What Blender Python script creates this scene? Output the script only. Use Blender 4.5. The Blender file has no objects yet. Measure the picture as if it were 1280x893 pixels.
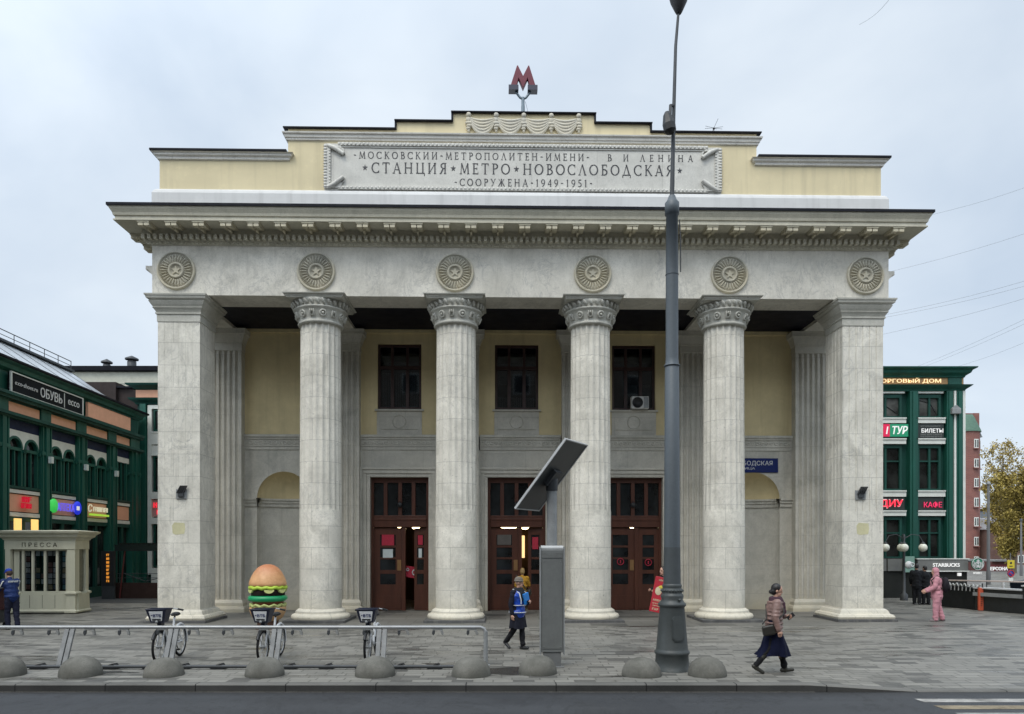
import bpy, bmesh, math, random
from mathutils import Matrix, Vector
R = math.radians
random.seed(7)
C = bpy.context.scene.collection
SC = bpy.context.scene

# ------------------------------------------------------------------ camera
EYE = 2.35
cam_data = bpy.data.cameras.new('camera'); cam = bpy.data.objects.new('camera', cam_data); C.objects.link(cam)
cam.location = (0, 0, EYE); cam.rotation_euler = (R(90), 0, 0)
cam_data.sensor_width = 36; cam_data.lens = 900/1280*36
cam_data.shift_y = (685-446.5)/1280; cam_data.clip_start = .1; cam_data.clip_end = 3000
SC.camera = cam

# ------------------------------------------------------------------ sky, sun, exposure (overcast)
SUN_EL, SUN_AZ = 55, 205          # azimuth from +Y clockwise: behind the camera, a little to the left
sd = Vector((math.sin(R(SUN_AZ))*math.cos(R(SUN_EL)), math.cos(R(SUN_AZ))*math.cos(R(SUN_EL)), math.sin(R(SUN_EL))))
w = bpy.data.worlds.new('World'); SC.world = w; w.use_nodes = True
wn, wl = w.node_tree.nodes, w.node_tree.links; wn.clear()
wo = wn.new('ShaderNodeOutputWorld'); bg = wn.new('ShaderNodeBackground'); bg.inputs[1].default_value = .1
sk = wn.new('ShaderNodeTexSky'); sk.sky_type = 'NISHITA'; sk.sun_disc = False
sk.sun_elevation = R(SUN_EL); sk.sun_rotation = R(SUN_AZ)
tc = wn.new('ShaderNodeTexCoord'); mp = wn.new('ShaderNodeMapping'); mp.inputs['Scale'].default_value = (1, 1, 1.7)
n1 = wn.new('ShaderNodeTexNoise'); n1.inputs['Scale'].default_value = 2.3; n1.inputs['Detail'].default_value = 5; n1.inputs['Roughness'].default_value = .5
n1.inputs['Distortion'].default_value = .4
cr = wn.new('ShaderNodeValToRGB')
cr.color_ramp.elements[0].position = .3; cr.color_ramp.elements[0].color = (5.05, 5.9, 6.95, 1)
cr.color_ramp.elements[1].position = .72; cr.color_ramp.elements[1].color = (7.5, 8.15, 8.75, 1)
dt = wn.new('ShaderNodeVectorMath'); dt.operation = 'DOT_PRODUCT'; dt.inputs[1].default_value = sd
mr = wn.new('ShaderNodeMapRange'); mr.inputs[1].default_value = -.1; mr.inputs[2].default_value = 1; mr.inputs[3].default_value = 1; mr.inputs[4].default_value = 2.3
mr.interpolation_type = 'SMOOTHSTEP'
vm = wn.new('ShaderNodeVectorMath'); vm.operation = 'SCALE'
mx = wn.new('ShaderNodeMix'); mx.data_type = 'RGBA'; mx.inputs[0].default_value = .9
wl.new(tc.outputs['Generated'], mp.inputs[0]); wl.new(mp.outputs[0], n1.inputs['Vector']); wl.new(n1.outputs[0], cr.inputs[0])
wl.new(tc.outputs['Generated'], dt.inputs[0]); wl.new(dt.outputs['Value'], mr.inputs[0])
wl.new(cr.outputs[0], vm.inputs[0]); wl.new(mr.outputs[0], vm.inputs['Scale'])
wl.new(sk.outputs[0], mx.inputs[6]); wl.new(vm.outputs[0], mx.inputs[7]); wl.new(mx.outputs[2], bg.inputs[0]); wl.new(bg.outputs[0], wo.inputs[0])
sun_data = bpy.data.lights.new('sun', 'SUN'); sun_data.energy = 1.3; sun_data.angle = R(25); sun_data.color = (1, .93, .82)
sun = bpy.data.objects.new('sun', sun_data); C.objects.link(sun)
sun.rotation_euler = (-sd).to_track_quat('-Z', 'Y').to_euler()
SC.view_settings.view_transform = 'Standard'; SC.view_settings.look = 'None'
SC.view_settings.exposure = .3; SC.view_settings.gamma = 1; SC.view_settings.use_curve_mapping = False
SC.render.engine = 'CYCLES'; SC.cycles.max_bounces = 6; SC.cycles.diffuse_bounces = 4; SC.cycles.transparent_max_bounces = 12
SC.cycles.use_denoising = True; SC.cycles.sample_clamp_indirect = 4

# ------------------------------------------------------------------ mesh builder
class MB:
    def __init__(s): s.v = []; s.f = []; s.mi = []; s.sm = []; s.m = 0; s.T = Matrix(); s.smooth = False
    def add(s, vs, fs, smooth=None):
        o = len(s.v); s.v += [tuple(s.T @ Vector(p)) for p in vs]
        s.f += [tuple(i+o for i in f) for f in fs]; s.mi += [s.m]*len(fs)
        s.sm += [s.smooth if smooth is None else smooth]*len(fs); return s
    def box(s, x0, x1, y0, y1, z0, z1):
        return s.add([(x0,y0,z0),(x1,y0,z0),(x1,y1,z0),(x0,y1,z0),(x0,y0,z1),(x1,y0,z1),(x1,y1,z1),(x0,y1,z1)],
                     [(0,3,2,1),(4,5,6,7),(0,1,5,4),(1,2,6,5),(2,3,7,6),(3,0,4,7)])
    def cbox(s, c, sz): return s.box(c[0]-sz[0]/2, c[0]+sz[0]/2, c[1]-sz[1]/2, c[1]+sz[1]/2, c[2]-sz[2]/2, c[2]+sz[2]/2)
    def prism(s, poly, axis, a, b):
        def p(u, v, d): return (u, d, v) if axis == 'y' else ((d, u, v) if axis == 'x' else (u, v, d))
        n = len(poly); vs = [p(u, v, a) for u, v in poly] + [p(u, v, b) for u, v in poly]
        ar = sum(poly[i][0]*poly[(i+1) % n][1]-poly[(i+1) % n][0]*poly[i][1] for i in range(n))
        cap0 = tuple(range(n)); cap1 = tuple(range(n, 2*n))
        sides = [(i, (i+1) % n, n+(i+1) % n, n+i) for i in range(n)]
        flip = (ar > 0) != (b > a)
        if axis == 'y': flip = not flip
        if flip: fs = [cap0, cap1[::-1]] + [f[::-1] for f in sides]
        else: fs = [cap0[::-1], cap1] + sides
        return s.add(vs, fs)
    def tube(s, pts, r, n=8, cap=True, smooth=True):
        pts = [Vector(p) for p in pts]; rs = r if isinstance(r, (list, tuple)) else [r]*len(pts)
        vs = []; up = Vector((0, 0, 1)); prev = None
        for i, p in enumerate(pts):
            d = (pts[min(i+1, len(pts)-1)] - pts[max(i-1, 0)]).normalized()
            if prev is None:
                a = d.cross(up) if abs(d.z) < .95 else d.cross(Vector((1, 0, 0)))
            else: a = prev - d*prev.dot(d)
            a.normalize(); prev = a; b = d.cross(a)
            for k in range(n):
                t = 2*math.pi*k/n; vs.append(p + (a*math.cos(t)+b*math.sin(t))*rs[i])
        fs = [(i*n+k, i*n+(k+1) % n, (i+1)*n+(k+1) % n, (i+1)*n+k) for i in range(len(pts)-1) for k in range(n)]
        s.add(vs, fs, smooth)
        if cap: s.add(vs[:n], [tuple(range(n))[::-1]], False); s.add(vs[-n:], [tuple(range(n))], False)
        return s
    def lathe(s, prof, n=24, c=(0, 0, 0), smooth=True, a0=0, a1=2*math.pi):
        full = abs(a1-a0-2*math.pi) < 1e-6; m = n if full else n+1
        vs = [(c[0]+r*math.cos(a0+(a1-a0)*k/n), c[1]+r*math.sin(a0+(a1-a0)*k/n), c[2]+z) for r, z in prof for k in range(m)]
        fs = [(i*m+k, i*m+(k+1) % m, (i+1)*m+(k+1) % m, (i+1)*m+k) for i in range(len(prof)-1) for k in range(n)]
        s.add(vs, fs, smooth)
        if full:
            if prof[0][0] > 1e-4: s.add(vs[:m], [tuple(range(m))[::-1]], False)
            if prof[-1][0] > 1e-4: s.add(vs[-m:], [tuple(range(m))], False)
        return s
    def ell(s, c, r, n=12, m=8, smooth=True):
        if not isinstance(r, (list, tuple)): r = (r, r, r)
        vs = [(c[0], c[1], c[2]-r[2])]
        for i in range(1, m):
            p = math.pi*i/m
            for k in range(n):
                t = 2*math.pi*k/n; vs.append((c[0]+r[0]*math.sin(p)*math.cos(t), c[1]+r[1]*math.sin(p)*math.sin(t), c[2]-r[2]*math.cos(p)))
        vs.append((c[0], c[1], c[2]+r[2])); e = len(vs)-1
        fs = [(0, 1+(k+1) % n, 1+k) for k in range(n)] + [(1+i*n+k, 1+i*n+(k+1) % n, 1+(i+1)*n+(k+1) % n, 1+(i+1)*n+k) for i in range(m-2) for k in range(n)]
        fs += [(e, 1+(m-2)*n+k, 1+(m-2)*n+(k+1) % n) for k in range(n)]
        return s.add(vs, fs, smooth)
    def cap(s, p0, p1, r0, r1, n=10):          # tapered capsule
        s.tube([p0, p1], [r0, r1], n); s.ell(p0, r0, n, 6); return s.ell(p1, r1, n, 6)
    def torus(s, c, R_, r, axis='z', n=28, m=8, a0=0, a1=2*math.pi):
        pts = []
        full = abs(a1-a0-2*math.pi) < 1e-6; k_ = n if full else n+1; vs = []
        for k in range(k_):
            t = a0+(a1-a0)*k/n
            for j in range(m):
                q = 2*math.pi*j/m; rr = R_+r*math.cos(q); h = r*math.sin(q); u, v = rr*math.cos(t), rr*math.sin(t)
                p = (u, v, h) if axis == 'z' else ((u, h, v) if axis == 'y' else (h, u, v))
                vs.append((c[0]+p[0], c[1]+p[1], c[2]+p[2]))
        fs = [(k*m+j, ((k+1) % k_)*m+j, ((k+1) % k_)*m+(j+1) % m, k*m+(j+1) % m) for k in range(n) for j in range(m)]
        return s.add(vs, fs, True)
    def mould(s, prof, x0, x1, y0, y1, caps=True):   # profile of (offset, z) run round a rectangle, mitred
        vs = []
        for o, z in prof: vs += [(x0-o, y0-o, z), (x1+o, y0-o, z), (x1+o, y1+o, z), (x0-o, y1+o, z)]
        fs = [(i*4+k, i*4+(k+1) % 4, (i+1)*4+(k+1) % 4, (i+1)*4+k) for i in range(len(prof)-1) for k in range(4)]
        if caps:
            e = (len(prof)-1)*4; fs += [(3, 2, 1, 0), (e, e+1, e+2, e+3)]
        return s.add(vs, fs, False)
    def merge(s, o):
        m = s.m; k = len(s.v); s.v += [tuple(s.T @ Vector(p)) for p in o.v]
        s.f += [tuple(i+k for i in f) for f in o.f]; s.mi += o.mi; s.sm += o.sm; return s
    def build(s, name, mats, parent=None, loc=(0, 0, 0), bevel=0, fix=True, rot=(0, 0, 0)):
        me = bpy.data.meshes.new(name); me.from_pydata(s.v, [], s.f)
        if not isinstance(mats, (list, tuple)): mats = [mats]
        for m in mats: me.materials.append(m)
        me.polygons.foreach_set('material_index', s.mi); me.polygons.foreach_set('use_smooth', s.sm)
        if fix:
            bm = bmesh.new(); bm.from_mesh(me); bmesh.ops.recalc_face_normals(bm, faces=bm.faces); bm.to_mesh(me); bm.free()
        o = bpy.data.objects.new(name, me); C.objects.link(o); o.parent = parent; o.location = loc; o.rotation_euler = rot
        if bevel:
            b = o.modifiers.new('bevel', 'BEVEL'); b.width = bevel; b.segments = 2; b.limit_method = 'ANGLE'; b.angle_limit = R(40)
        return o

def thing(name, label, cat, loc=(0, 0, 0), rz=0, group=None):
    o = bpy.data.objects.new(name, None); C.objects.link(o); o.location = loc; o.rotation_euler = (0, 0, rz); o.empty_display_size = .2
    return tag(o, label, cat, group)
def tag(o, label, cat, group=None):
    o['label'] = label; o['category'] = cat
    if group: o['group'] = group
    return o
def struct(o): o['kind'] = 'structure'; return o
KIDS = {}
def dup(o, loc=None, label=None, parent=None, rz=None):
    c = o.copy(); C.objects.link(c)
    if loc is not None: c.location = loc
    if rz is not None: c.rotation_euler[2] = rz
    if label: c['label'] = label
    if parent is not None: c.parent = parent
    for ch in [q for q in C.objects if q.parent == o]: dup(ch, parent=c)
    return c
def at(px, py, Y): return Vector(((px-640)*Y/900, Y, EYE+(685-py)*Y/900))

# ------------------------------------------------------------------ materials
class N:
    def __init__(s, name):
        s.mat = bpy.data.materials.new(name); s.mat.use_nodes = True; s.n = s.mat.node_tree.nodes; s.l = s.mat.node_tree.links
        s.p = s.n['Principled BSDF']; s.tc = s.n.new('ShaderNodeTexCoord').outputs['Object']
    def set(s, sock, v):
        if isinstance(v, bpy.types.NodeSocket): s.l.new(v, sock)
        else: sock.default_value = (*v, 1) if isinstance(v, tuple) and len(v) == 3 and sock.type == 'RGBA' else v
    def node(s, t, ins={}, **props):
        q = s.n.new(t)
        for k, v in props.items(): setattr(q, k, v)
        for k, v in ins.items(): s.set(q.inputs[k], v)
        return q
    def map(s, vec, scale=(1, 1, 1), loc=(0, 0, 0), rot=(0, 0, 0)):
        return s.node('ShaderNodeMapping', {'Vector': vec, 'Scale': scale, 'Location': loc, 'Rotation': rot}).outputs[0]
    def noise(s, vec, scale, detail=4, rough=.55, dist=0):
        return s.node('ShaderNodeTexNoise', {'Vector': vec, 'Scale': scale, 'Detail': detail, 'Roughness': rough, 'Distortion': dist}).outputs[0]
    def ramp(s, fac, stops):
        q = s.node('ShaderNodeValToRGB', {'Fac': fac}); e = q.color_ramp.elements
        while len(e) < len(stops): e.new(.5)
        for el, (p, c) in zip(e, stops): el.position = p; el.color = (c, c, c, 1) if isinstance(c, (int, float)) else (*c, 1)
        return q.outputs[0]
    def mix(s, fac, a, b, mode='MIX'):
        q = s.node('ShaderNodeMix', data_type='RGBA', blend_type=mode); s.set(q.inputs[0], fac); s.set(q.inputs[6], a); s.set(q.inputs[7], b); return q.outputs[2]
    def math(s, op, a, b=0., c=0.):
        q = s.node('ShaderNodeMath', operation=op); s.set(q.inputs[0], a); s.set(q.inputs[1], b); s.set(q.inputs[2], c); return q.outputs[0]
    def xyz(s, vec): q = s.node('ShaderNodeSeparateXYZ', {0: vec}); return q.outputs
    def comb(s, x, y, z=0.): q = s.node('ShaderNodeCombineXYZ', {0: x, 1: y, 2: z}); return q.outputs[0]
    def bump(s, h, strength=.3, dist=.02):
        s.set(s.p.inputs['Normal'], s.node('ShaderNodeBump', {'Height': h, 'Strength': strength, 'Distance': dist}).outputs[0])
    def rnd(s): return s.node('ShaderNodeObjectInfo').outputs['Random']
    def fin(s, col=None, rough=None, metal=None, spec=None):
        if col is not None: s.set(s.p.inputs['Base Color'], col)
        if rough is not None: s.set(s.p.inputs['Roughness'], rough)
        if metal is not None: s.set(s.p.inputs['Metallic'], metal)
        if spec is not None: s.set(s.p.inputs['Specular IOR Level'], spec)
        return s.mat

def plain(name, col, rough=.6, metal=0, var=.18, scale=3, bump=0, spec=None, streak=False):
    spec = spec if spec is not None else (.5 if rough < .6 else .2); k = N(name); vec = k.map(k.tc, (1, 1, .15)) if streak else k.tc
    f = k.noise(vec, scale, 5, .62); g = k.noise(k.tc, scale*9, 3)
    f = k.math('ADD', k.math('MULTIPLY', f, .75), k.math('MULTIPLY', g, .25))
    c = k.ramp(f, [(.3, tuple(x*(1-var) for x in col)), (.7, tuple(min(1, x*(1+var*.6)) for x in col))])
    r = k.ramp(f, [(.3, min(1, rough*1.12)), (.7, rough*.88)])
    if bump: k.bump(g, bump, .01)
    return k.fin(c, r, metal, spec)
def emitter(name, col, strength):
    k = N(name); k.set(k.p.inputs['Emission Color'], col); k.p.inputs['Emission Strength'].default_value = strength
    return k.fin(col, .4)
def pane_glass(name, tint=(.35, .4, .42), refl=1.0):
    k = N(name); out = k.n['Material Output']
    tr = k.node('ShaderNodeBsdfTransparent', {'Color': tint}); gl = k.node('ShaderNodeBsdfGlossy', {'Color': (.9, .95, 1), 'Roughness': .03})
    fr = k.node('ShaderNodeFresnel', {'IOR': 1.5}); f = k.math('MINIMUM', k.math('MULTIPLY', fr.outputs[0], 1.6*refl), 1.)
    ms = k.node('ShaderNodeMixShader'); k.l.new(f, ms.inputs[0]); k.l.new(tr.outputs[0], ms.inputs[1]); k.l.new(gl.outputs[0], ms.inputs[2])
    k.l.new(ms.outputs[0], out.inputs[0]); return k.mat
def dark_glass(name, col=(.012, .014, .015), rough=.08):
    k = N(name); f = k.noise(k.tc, 1.3, 3)
    c = k.ramp(f, [(.35, tuple(x*.5 for x in col)), (.7, tuple(x*2.2 for x in col))])
    return k.fin(c, rough, 0, .35)

def marble(name, a=(.83, .795, .7), b=(.46, .44, .38), bw=1.1, bh=.68, mode='flat', r=.66, vein=.5, joint=.5, off=0., dirt=1., warm=1.):
    k = N(name); x, y, z = k.xyz(k.tc)[:3]
    rn = k.rnd(); sh = k.comb(k.math('MULTIPLY', rn, 37.), k.math('MULTIPLY', rn, 91.), 0.)
    base = k.node('ShaderNodeVectorMath', {0: k.tc, 1: sh}, operation='ADD').outputs[0]
    u = k.math('MULTIPLY', k.math('ARCTAN2', y, x), r) if mode == 'cyl' else k.math('ADD', x, y)
    br = k.node('ShaderNodeTexBrick', {'Vector': k.comb(k.math('ADD', u, 50.+off), k.math('ADD', z, 50.), 0.), 'Color1': (0, 0, 0), 'Color2': (1, 1, 1), 'Mortar': (.5, .5, .5),
                 'Scale': 1., 'Mortar Size': .006, 'Mortar Smooth': .3, 'Brick Width': bw, 'Row Height': bh})
    tint, mort = br.outputs['Color'], br.outputs['Fac']
    n1 = k.noise(base, 1.1, 6, .65, .6); n2 = k.noise(base, 9, 5, .7); n3 = k.noise(k.map(base, (3.5, 3.5, .5)), 1.6, 5, .65)
    vn = k.noise(k.map(base, (1.6, 1.6, 1.1), rot=(.3, .5, .8)), 1.1, 8, .68, .9)
    vv = k.ramp(k.math('ABSOLUTE', k.math('SUBTRACT', vn, .5)), [(.0, 1.), (.012, .3), (.05, 0.)])
    vv = k.math('MULTIPLY', vv, k.ramp(k.noise(base, .8, 3), [(.42, 0.), (.6, 1.)]))
    f = k.math('ADD', k.math('MULTIPLY', n1, .55), k.math('ADD', k.math('MULTIPLY', n2, .25), k.math('MULTIPLY', n3, .2)))
    col = k.mix(k.ramp(f, [(.38, 0.), (.6, 1.)]), b, a)
    fm = k.noise(base, 26, 4, .75); col = k.mix(k.ramp(fm, [(.5, 0.), (.68, .4)]), col, tuple(q*.45 for q in a))
    col = k.mix(k.math('MULTIPLY', k.ramp(tint, [(0, 0.), (1, 1.)]), .5), col, tuple(q*.78 for q in a))
    col = k.mix(k.math('MULTIPLY', vv, vein), col, (.27, .27, .26))
    st = k.ramp(n3, [(.54, 0.), (.76, .45*dirt)])
    col = k.mix(st, col, (.3, .285, .24))
    spots = k.ramp(n2, [(.6, 0.), (.74, .6*dirt)])
    col = k.mix(spots, col, (.2, .19, .17))
    gz = k.ramp(z, [(0, .6*warm), (.45, .2*warm), (1.0, 0.)])
    col = k.mix(k.math('MULTIPLY', gz, k.ramp(n1, [(.3, .3), (.65, 1.)])), col, (.5, .43, .27))
    col = k.mix(k.math('MULTIPLY', mort, joint), col, (.17, .165, .15))
    h = k.math('SUBTRACT', k.math('MULTIPLY', n2, .25), k.math('MULTIPLY', mort, 1.2))
    k.bump(h, .35, .012)
    return k.fin(col, k.ramp(n1, [(.3, .72), (.7, .5)]), 0, .35)

def plaster(name, col, var=.1):
    k = N(name); n1 = k.noise(k.tc, .7, 6, .65); n3 = k.noise(k.map(k.tc, (3, 3, .2)), 1.1, 5, .6); n2 = k.noise(k.tc, 22, 3)
    c = k.mix(k.ramp(n1, [(.35, 0.), (.7, 1.)]), tuple(x*(1-var) for x in col), tuple(min(1, x*(1+var*.5)) for x in col))
    c = k.mix(k.ramp(n3, [(.5, 0.), (.75, .42)]), c, tuple(x*.58 for x in col)); n5 = k.noise(k.tc, 2.3, 6, .7); c = k.mix(k.ramp(n5, [(.58, 0.), (.66, .18)]), c, tuple(min(1, x*1.25) for x in col)); k.bump(n2, .15, .008)
    return k.fin(c, .85, 0, .2)

M_front = marble('marble_fluted_column', mode='cyl', r=.66, bw=1.05, vein=.4, joint=.62, dirt=1.2)
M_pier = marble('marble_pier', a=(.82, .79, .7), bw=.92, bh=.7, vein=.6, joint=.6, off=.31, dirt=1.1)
M_frieze = marble('marble_frieze', a=(.74, .71, .63), b=(.47, .45, .39), bw=4.37, bh=3.1, vein=.6, joint=.25, off=.1, dirt=1.1)
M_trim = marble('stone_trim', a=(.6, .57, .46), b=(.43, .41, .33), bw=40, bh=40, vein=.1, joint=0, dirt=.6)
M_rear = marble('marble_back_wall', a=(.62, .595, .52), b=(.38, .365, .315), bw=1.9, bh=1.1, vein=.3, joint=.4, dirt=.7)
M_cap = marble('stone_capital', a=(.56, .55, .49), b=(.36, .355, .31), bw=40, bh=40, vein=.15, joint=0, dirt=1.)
M_white = plaster('white_plaster', (.64, .64, .63), .08)
M_yellow = plaster('yellow_plaster', (.7, .61, .4), .08)
M_ochre = plaster('yellow_plaster_portico', (.68, .57, .335), .16)
M_panel = marble('inscription_slab', a=(.68, .665, .61), b=(.5, .49, .45), bw=2.1, bh=3, vein=.2, joint=.35, dirt=.35)
M_roofdark = plain('dark_roof_sheet', (.01, .011, .016), .75, 0)
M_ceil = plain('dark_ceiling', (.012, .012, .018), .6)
M_letter = plain('dark_lettering', (.025, .025, .03), .5)
M_plinth = marble('dark_granite_plinth', a=(.12, .12, .12), b=(.06, .06, .06), bw=1, bh=2, vein=.1, joint=.2, warm=0.)
M_wood = plain('red_brown_wood', (.085, .03, .018), .42, 0, .35, 4, 0, .4, True)
M_wood2 = plain('dark_window_wood', (.04, .017, .014), .5, 0, .3, 4)
M_glass = pane_glass('window_glass')
M_dglass = dark_glass('dark_glass')
M_black = plain('black_plastic', (.015, .016, .018), .5)
M_red = plain('red_sign_paint', (.45, .02, .035), .5)
M_metal = plain('galvanised_steel', (.33, .34, .345), .42, .35, .15, 5)
M_alu = plain('grey_aluminium', (.26, .27, .272), .5, .15, .25, 5)
M_dsteel = plain('dark_steel', (.05, .055, .06), .5, .2)
M_green = plain('dark_green_paint', (.009, .086, .063), .55, 0, .4, 2.2, .2, .4, True)
M_green2 = plain('deep_green_paint', (.007, .056, .043), .6, 0, .4, 2.2, .2, .3, True)
M_peach = plain('peach_panel', (.74, .4, .27), .7, 0, .1)
M_cream = plain('cream_paint', (.55, .54, .42), .6, 0, .14, 3, .1, .4, True)
M_offw = plain('off_white_band', (.66, .68, .64), .7, 0, .12)
M_navy = plain('navy_band', (.012, .02, .06), .6)
M_roofb = plain('brown_black_roof', (.035, .026, .024), .6, 0, .3)
M_sky = plain('skylight_glass', (.46, .49, .52), .25, 0, .12)
M_wsign = emitter('lit_white_lettering', (.55, .55, .54), .75)
M_wpaint = plain('white_lettering_paint', (.62, .63, .63), .5, 0, .05)
# ------------------------------------------------------------------ lettering
# classical inscription capitals built from strokes: ('L',x0,y0,x1,y1,width) or ('A',cx,cy,rx,ry,deg0,deg1,width); serifs as short bars
TK, TN, SF = .112, .055, .045
def V(x, y0=0, y1=1, w=TK): return [('L', x, y0, x, y1, w)]
def S(x, y, h=.13): return [('L', x-h, y+(SF/2 if y < .5 else -SF/2), x+h, y+(SF/2 if y < .5 else -SF/2), SF)]
GL = {
 'М': (1.05, [('L',.13,0,.2,1,TN),('L',.2,1,.53,.08,TK),('L',.53,.08,.86,1,TN),('L',.86,1,.93,0,TK)]+S(.12,0)+S(.93,0)),
 'О': (.98, [('A',.49,.5,.42,.46,0,360,.105)]),
 'С': (.86, [('A',.5,.5,.43,.46,45,315,.105),('L',.8,.7,.8,.97,.05),('L',.8,.03,.8,.26,.05)]),
 'К': (.86, V(.2)+S(.2,0)+S(.2,1)+[('L',.24,.46,.72,1,TN),('L',.36,.58,.78,0,TK)]+S(.78,0,.1)+S(.72,1,.1)),
 'В': (.76, V(.2)+S(.14,0,.1)+S(.14,1,.1)+[('A',.3,.755,.28,.22,-90,90,.1),('A',.3,.27,.36,.245,-90,90,.11),('L',.18,.53,.34,.53,.06),('L',.18,.965,.34,.965,.06),('L',.18,.035,.34,.035,.06)]),
 'И': (.98, V(.18)+V(.8)+S(.18,0)+S(.18,1)+S(.8,0)+S(.8,1)+[('L',.2,.08,.78,.92,TN)]),
 'Н': (.98, V(.18)+V(.8)+S(.18,0)+S(.18,1)+S(.8,0)+S(.8,1)+[('L',.2,.52,.78,.52,TN)]),
 'П': (.98, V(.18)+V(.8)+S(.18,0)+S(.8,0)+[('L',.06,.965,.92,.965,.07)]),
 'Е': (.7, V(.2)+[('L',.06,.965,.62,.965,.07),('L',.2,.52,.52,.52,.06),('L',.06,.035,.64,.035,.07),('L',.62,.8,.62,1,.05),('L',.64,0,.64,.2,.05),('L',.52,.42,.52,.62,.05)]),
 'Т': (.84, V(.42)+S(.42,0)+[('L',.06,.965,.78,.965,.07),('L',.07,.78,.07,1,.05),('L',.77,.78,.77,1,.05)]),
 'Р': (.72, V(.2)+S(.2,0)+S(.14,1,.1)+[('A',.3,.74,.33,.235,-90,90,.11),('L',.18,.505,.34,.505,.06),('L',.18,.97,.34,.97,.06)]),
 'Л': (.92, [('L',.14,0,.46,1,TN),('L',.46,1,.78,0,TK)]+S(.14,0)+S(.79,0)),
 'А': (.92, [('L',.12,0,.46,1,TN),('L',.46,1,.8,0,TK),('L',.25,.34,.66,.34,.06)]+S(.12,0)+S(.8,0)),
 'Я': (.82, V(.62)+S(.62,0)+S(.66,1,.1)+[('A',.5,.74,.31,.235,90,270,.1),('L',.46,.505,.66,.505,.06),('L',.46,.97,.66,.97,.06),('L',.42,.5,.14,0,TK)]+S(.12,0,.1)),
 'Ц': (1.0, V(.18)+V(.78)+S(.18,1)+S(.78,1)+[('L',.06,.035,.98,.035,.07),('L',.95,.05,.95,-.2,.06)]),
 'Б': (.76, V(.2)+S(.14,0,.1)+[('L',.08,.965,.64,.965,.07),('L',.62,.8,.62,1,.05),('A',.3,.29,.36,.26,-90,90,.11),('L',.18,.55,.34,.55,.06),('L',.18,.035,.34,.035,.06)]),
 'Д': (.98, [('L',.18,.06,.46,1,TN),('L',.46,1,.78,.06,TK),('L',.04,.045,.92,.045,.07),('L',.06,.05,.06,-.2,.06),('L',.9,.05,.9,-.2,.06)]),
 'У': (.84, [('L',.12,1,.45,.42,TK),('L',.76,1,.3,.02,TN),('L',.3,.03,.16,.06,.09)]+S(.12,1)+S(.76,1,.1)),
 'Ж': (1.2, V(.58)+S(.58,0)+S(.58,1)+[('L',.56,.5,.14,1,TN),('L',.6,.5,1.02,1,TN),('L',.5,.58,.1,0,TK),('L',.66,.58,1.06,0,TK)]+S(.1,0,.1)+S(1.06,0,.1)),
 'Г': (.68, V(.2)+S(.2,0)+[('L',.06,.965,.62,.965,.07),('L',.61,.76,.61,1,.05)]),
 'Ы': (1.1, V(.2)+S(.2,1)+V(.92)+S(.92,0)+S(.92,1)+[('A',.3,.29,.34,.26,-90,90,.11),('L',.18,.55,.34,.55,.06),('L',.18,.035,.34,.035,.06)]),
 '1': (.5, V(.26)+S(.26,0)+[('L',.1,.84,.26,.98,.07)]),
 '9': (.68, [('A',.33,.68,.25,.29,0,360,.09),('A',.1,.68,.49,.66,-82,0,.09)]),
 '4': (.7, V(.5)+S(.5,0)+[('L',.06,.3,.66,.3,.07),('L',.06,.3,.5,1,.06)]),
 '5': (.66, [('L',.18,.96,.56,.96,.09),('L',.18,.96,.16,.56,.07),('A',.27,.31,.28,.27,-130,120,.1)]),
 '-': (.5, [('L',.08,.46,.22,.52,.1),('L',.22,.52,.42,.44,.1)]), '–': (.5, [('L',.06,.48,.42,.48,.09)]),
 ' ': (.42, []), '*': (.8, 'star'),
}
def star_poly(cx, cy, r, q=.4): return [(cx+(r if i % 2 == 0 else r*q)*math.sin(math.pi*i/5), cy+(r if i % 2 == 0 else r*q)*math.cos(math.pi*i/5)) for i in range(10)]
def inscription(text, x0, x1, z0, h, y, depth=.008, gap=.1):
    tot = sum(GL[c][0]+gap for c in text)-gap; sx = (x1-x0)/tot; b = MB(); x = x0; n = 0
    for c in text:
        wd, st = GL[c]
        if st == 'star':
            b.prism([(x+(u)*sx*1., z0+h*v) for u, v in star_poly(.4, .5, .3)], 'y', y, y-depth)
        else:
            for s in st:
                n += 1; yy = y-depth-.0004*(n % 7)
                if s[0] == 'L':
                    p, q = Vector((s[1]*sx, s[2]*h)), Vector((s[3]*sx, s[4]*h)); pts = [p, q]; wds = s[5]*h
                else:
                    m = 20; pts = [Vector(((s[1]+s[3]*math.cos(R(s[5]+(s[6]-s[5])*k/m)))*sx, (s[2]+s[4]*math.sin(R(s[5]+(s[6]-s[5])*k/m)))*h)) for k in range(m+1)]; wds = s[7]*h
                L, Rr = [], []
                for k, p in enumerate(pts):
                    d = (pts[min(k+1, len(pts)-1)]-pts[max(k-1, 0)]).normalized(); nn = Vector((-d.y, d.x))
                    wk = wds/2
                    if s[0] == 'A' and abs(s[6]-s[5]) > 100: wk *= .55+.6*abs(nn.x)      # stressed curves
                    L.append(p+nn*wk); Rr.append(p-nn*wk)
                vs = [(x+p.x, yy, z0+p.y) for p in L+Rr]; m = len(pts)
                b.add(vs + [(a, y, c_) for a, _, c_ in vs], [(k, k+1, m+k+1, m+k) for k in range(m-1)] +
                      [(k, k+1, 2*m+k+1, 2*m+k) for k in range(m-1)] + [(m+k, m+k+1, 3*m+k+1, 3*m+k) for k in range(m-1)], False)
        x += (wd+gap)*sx
    return b
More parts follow.
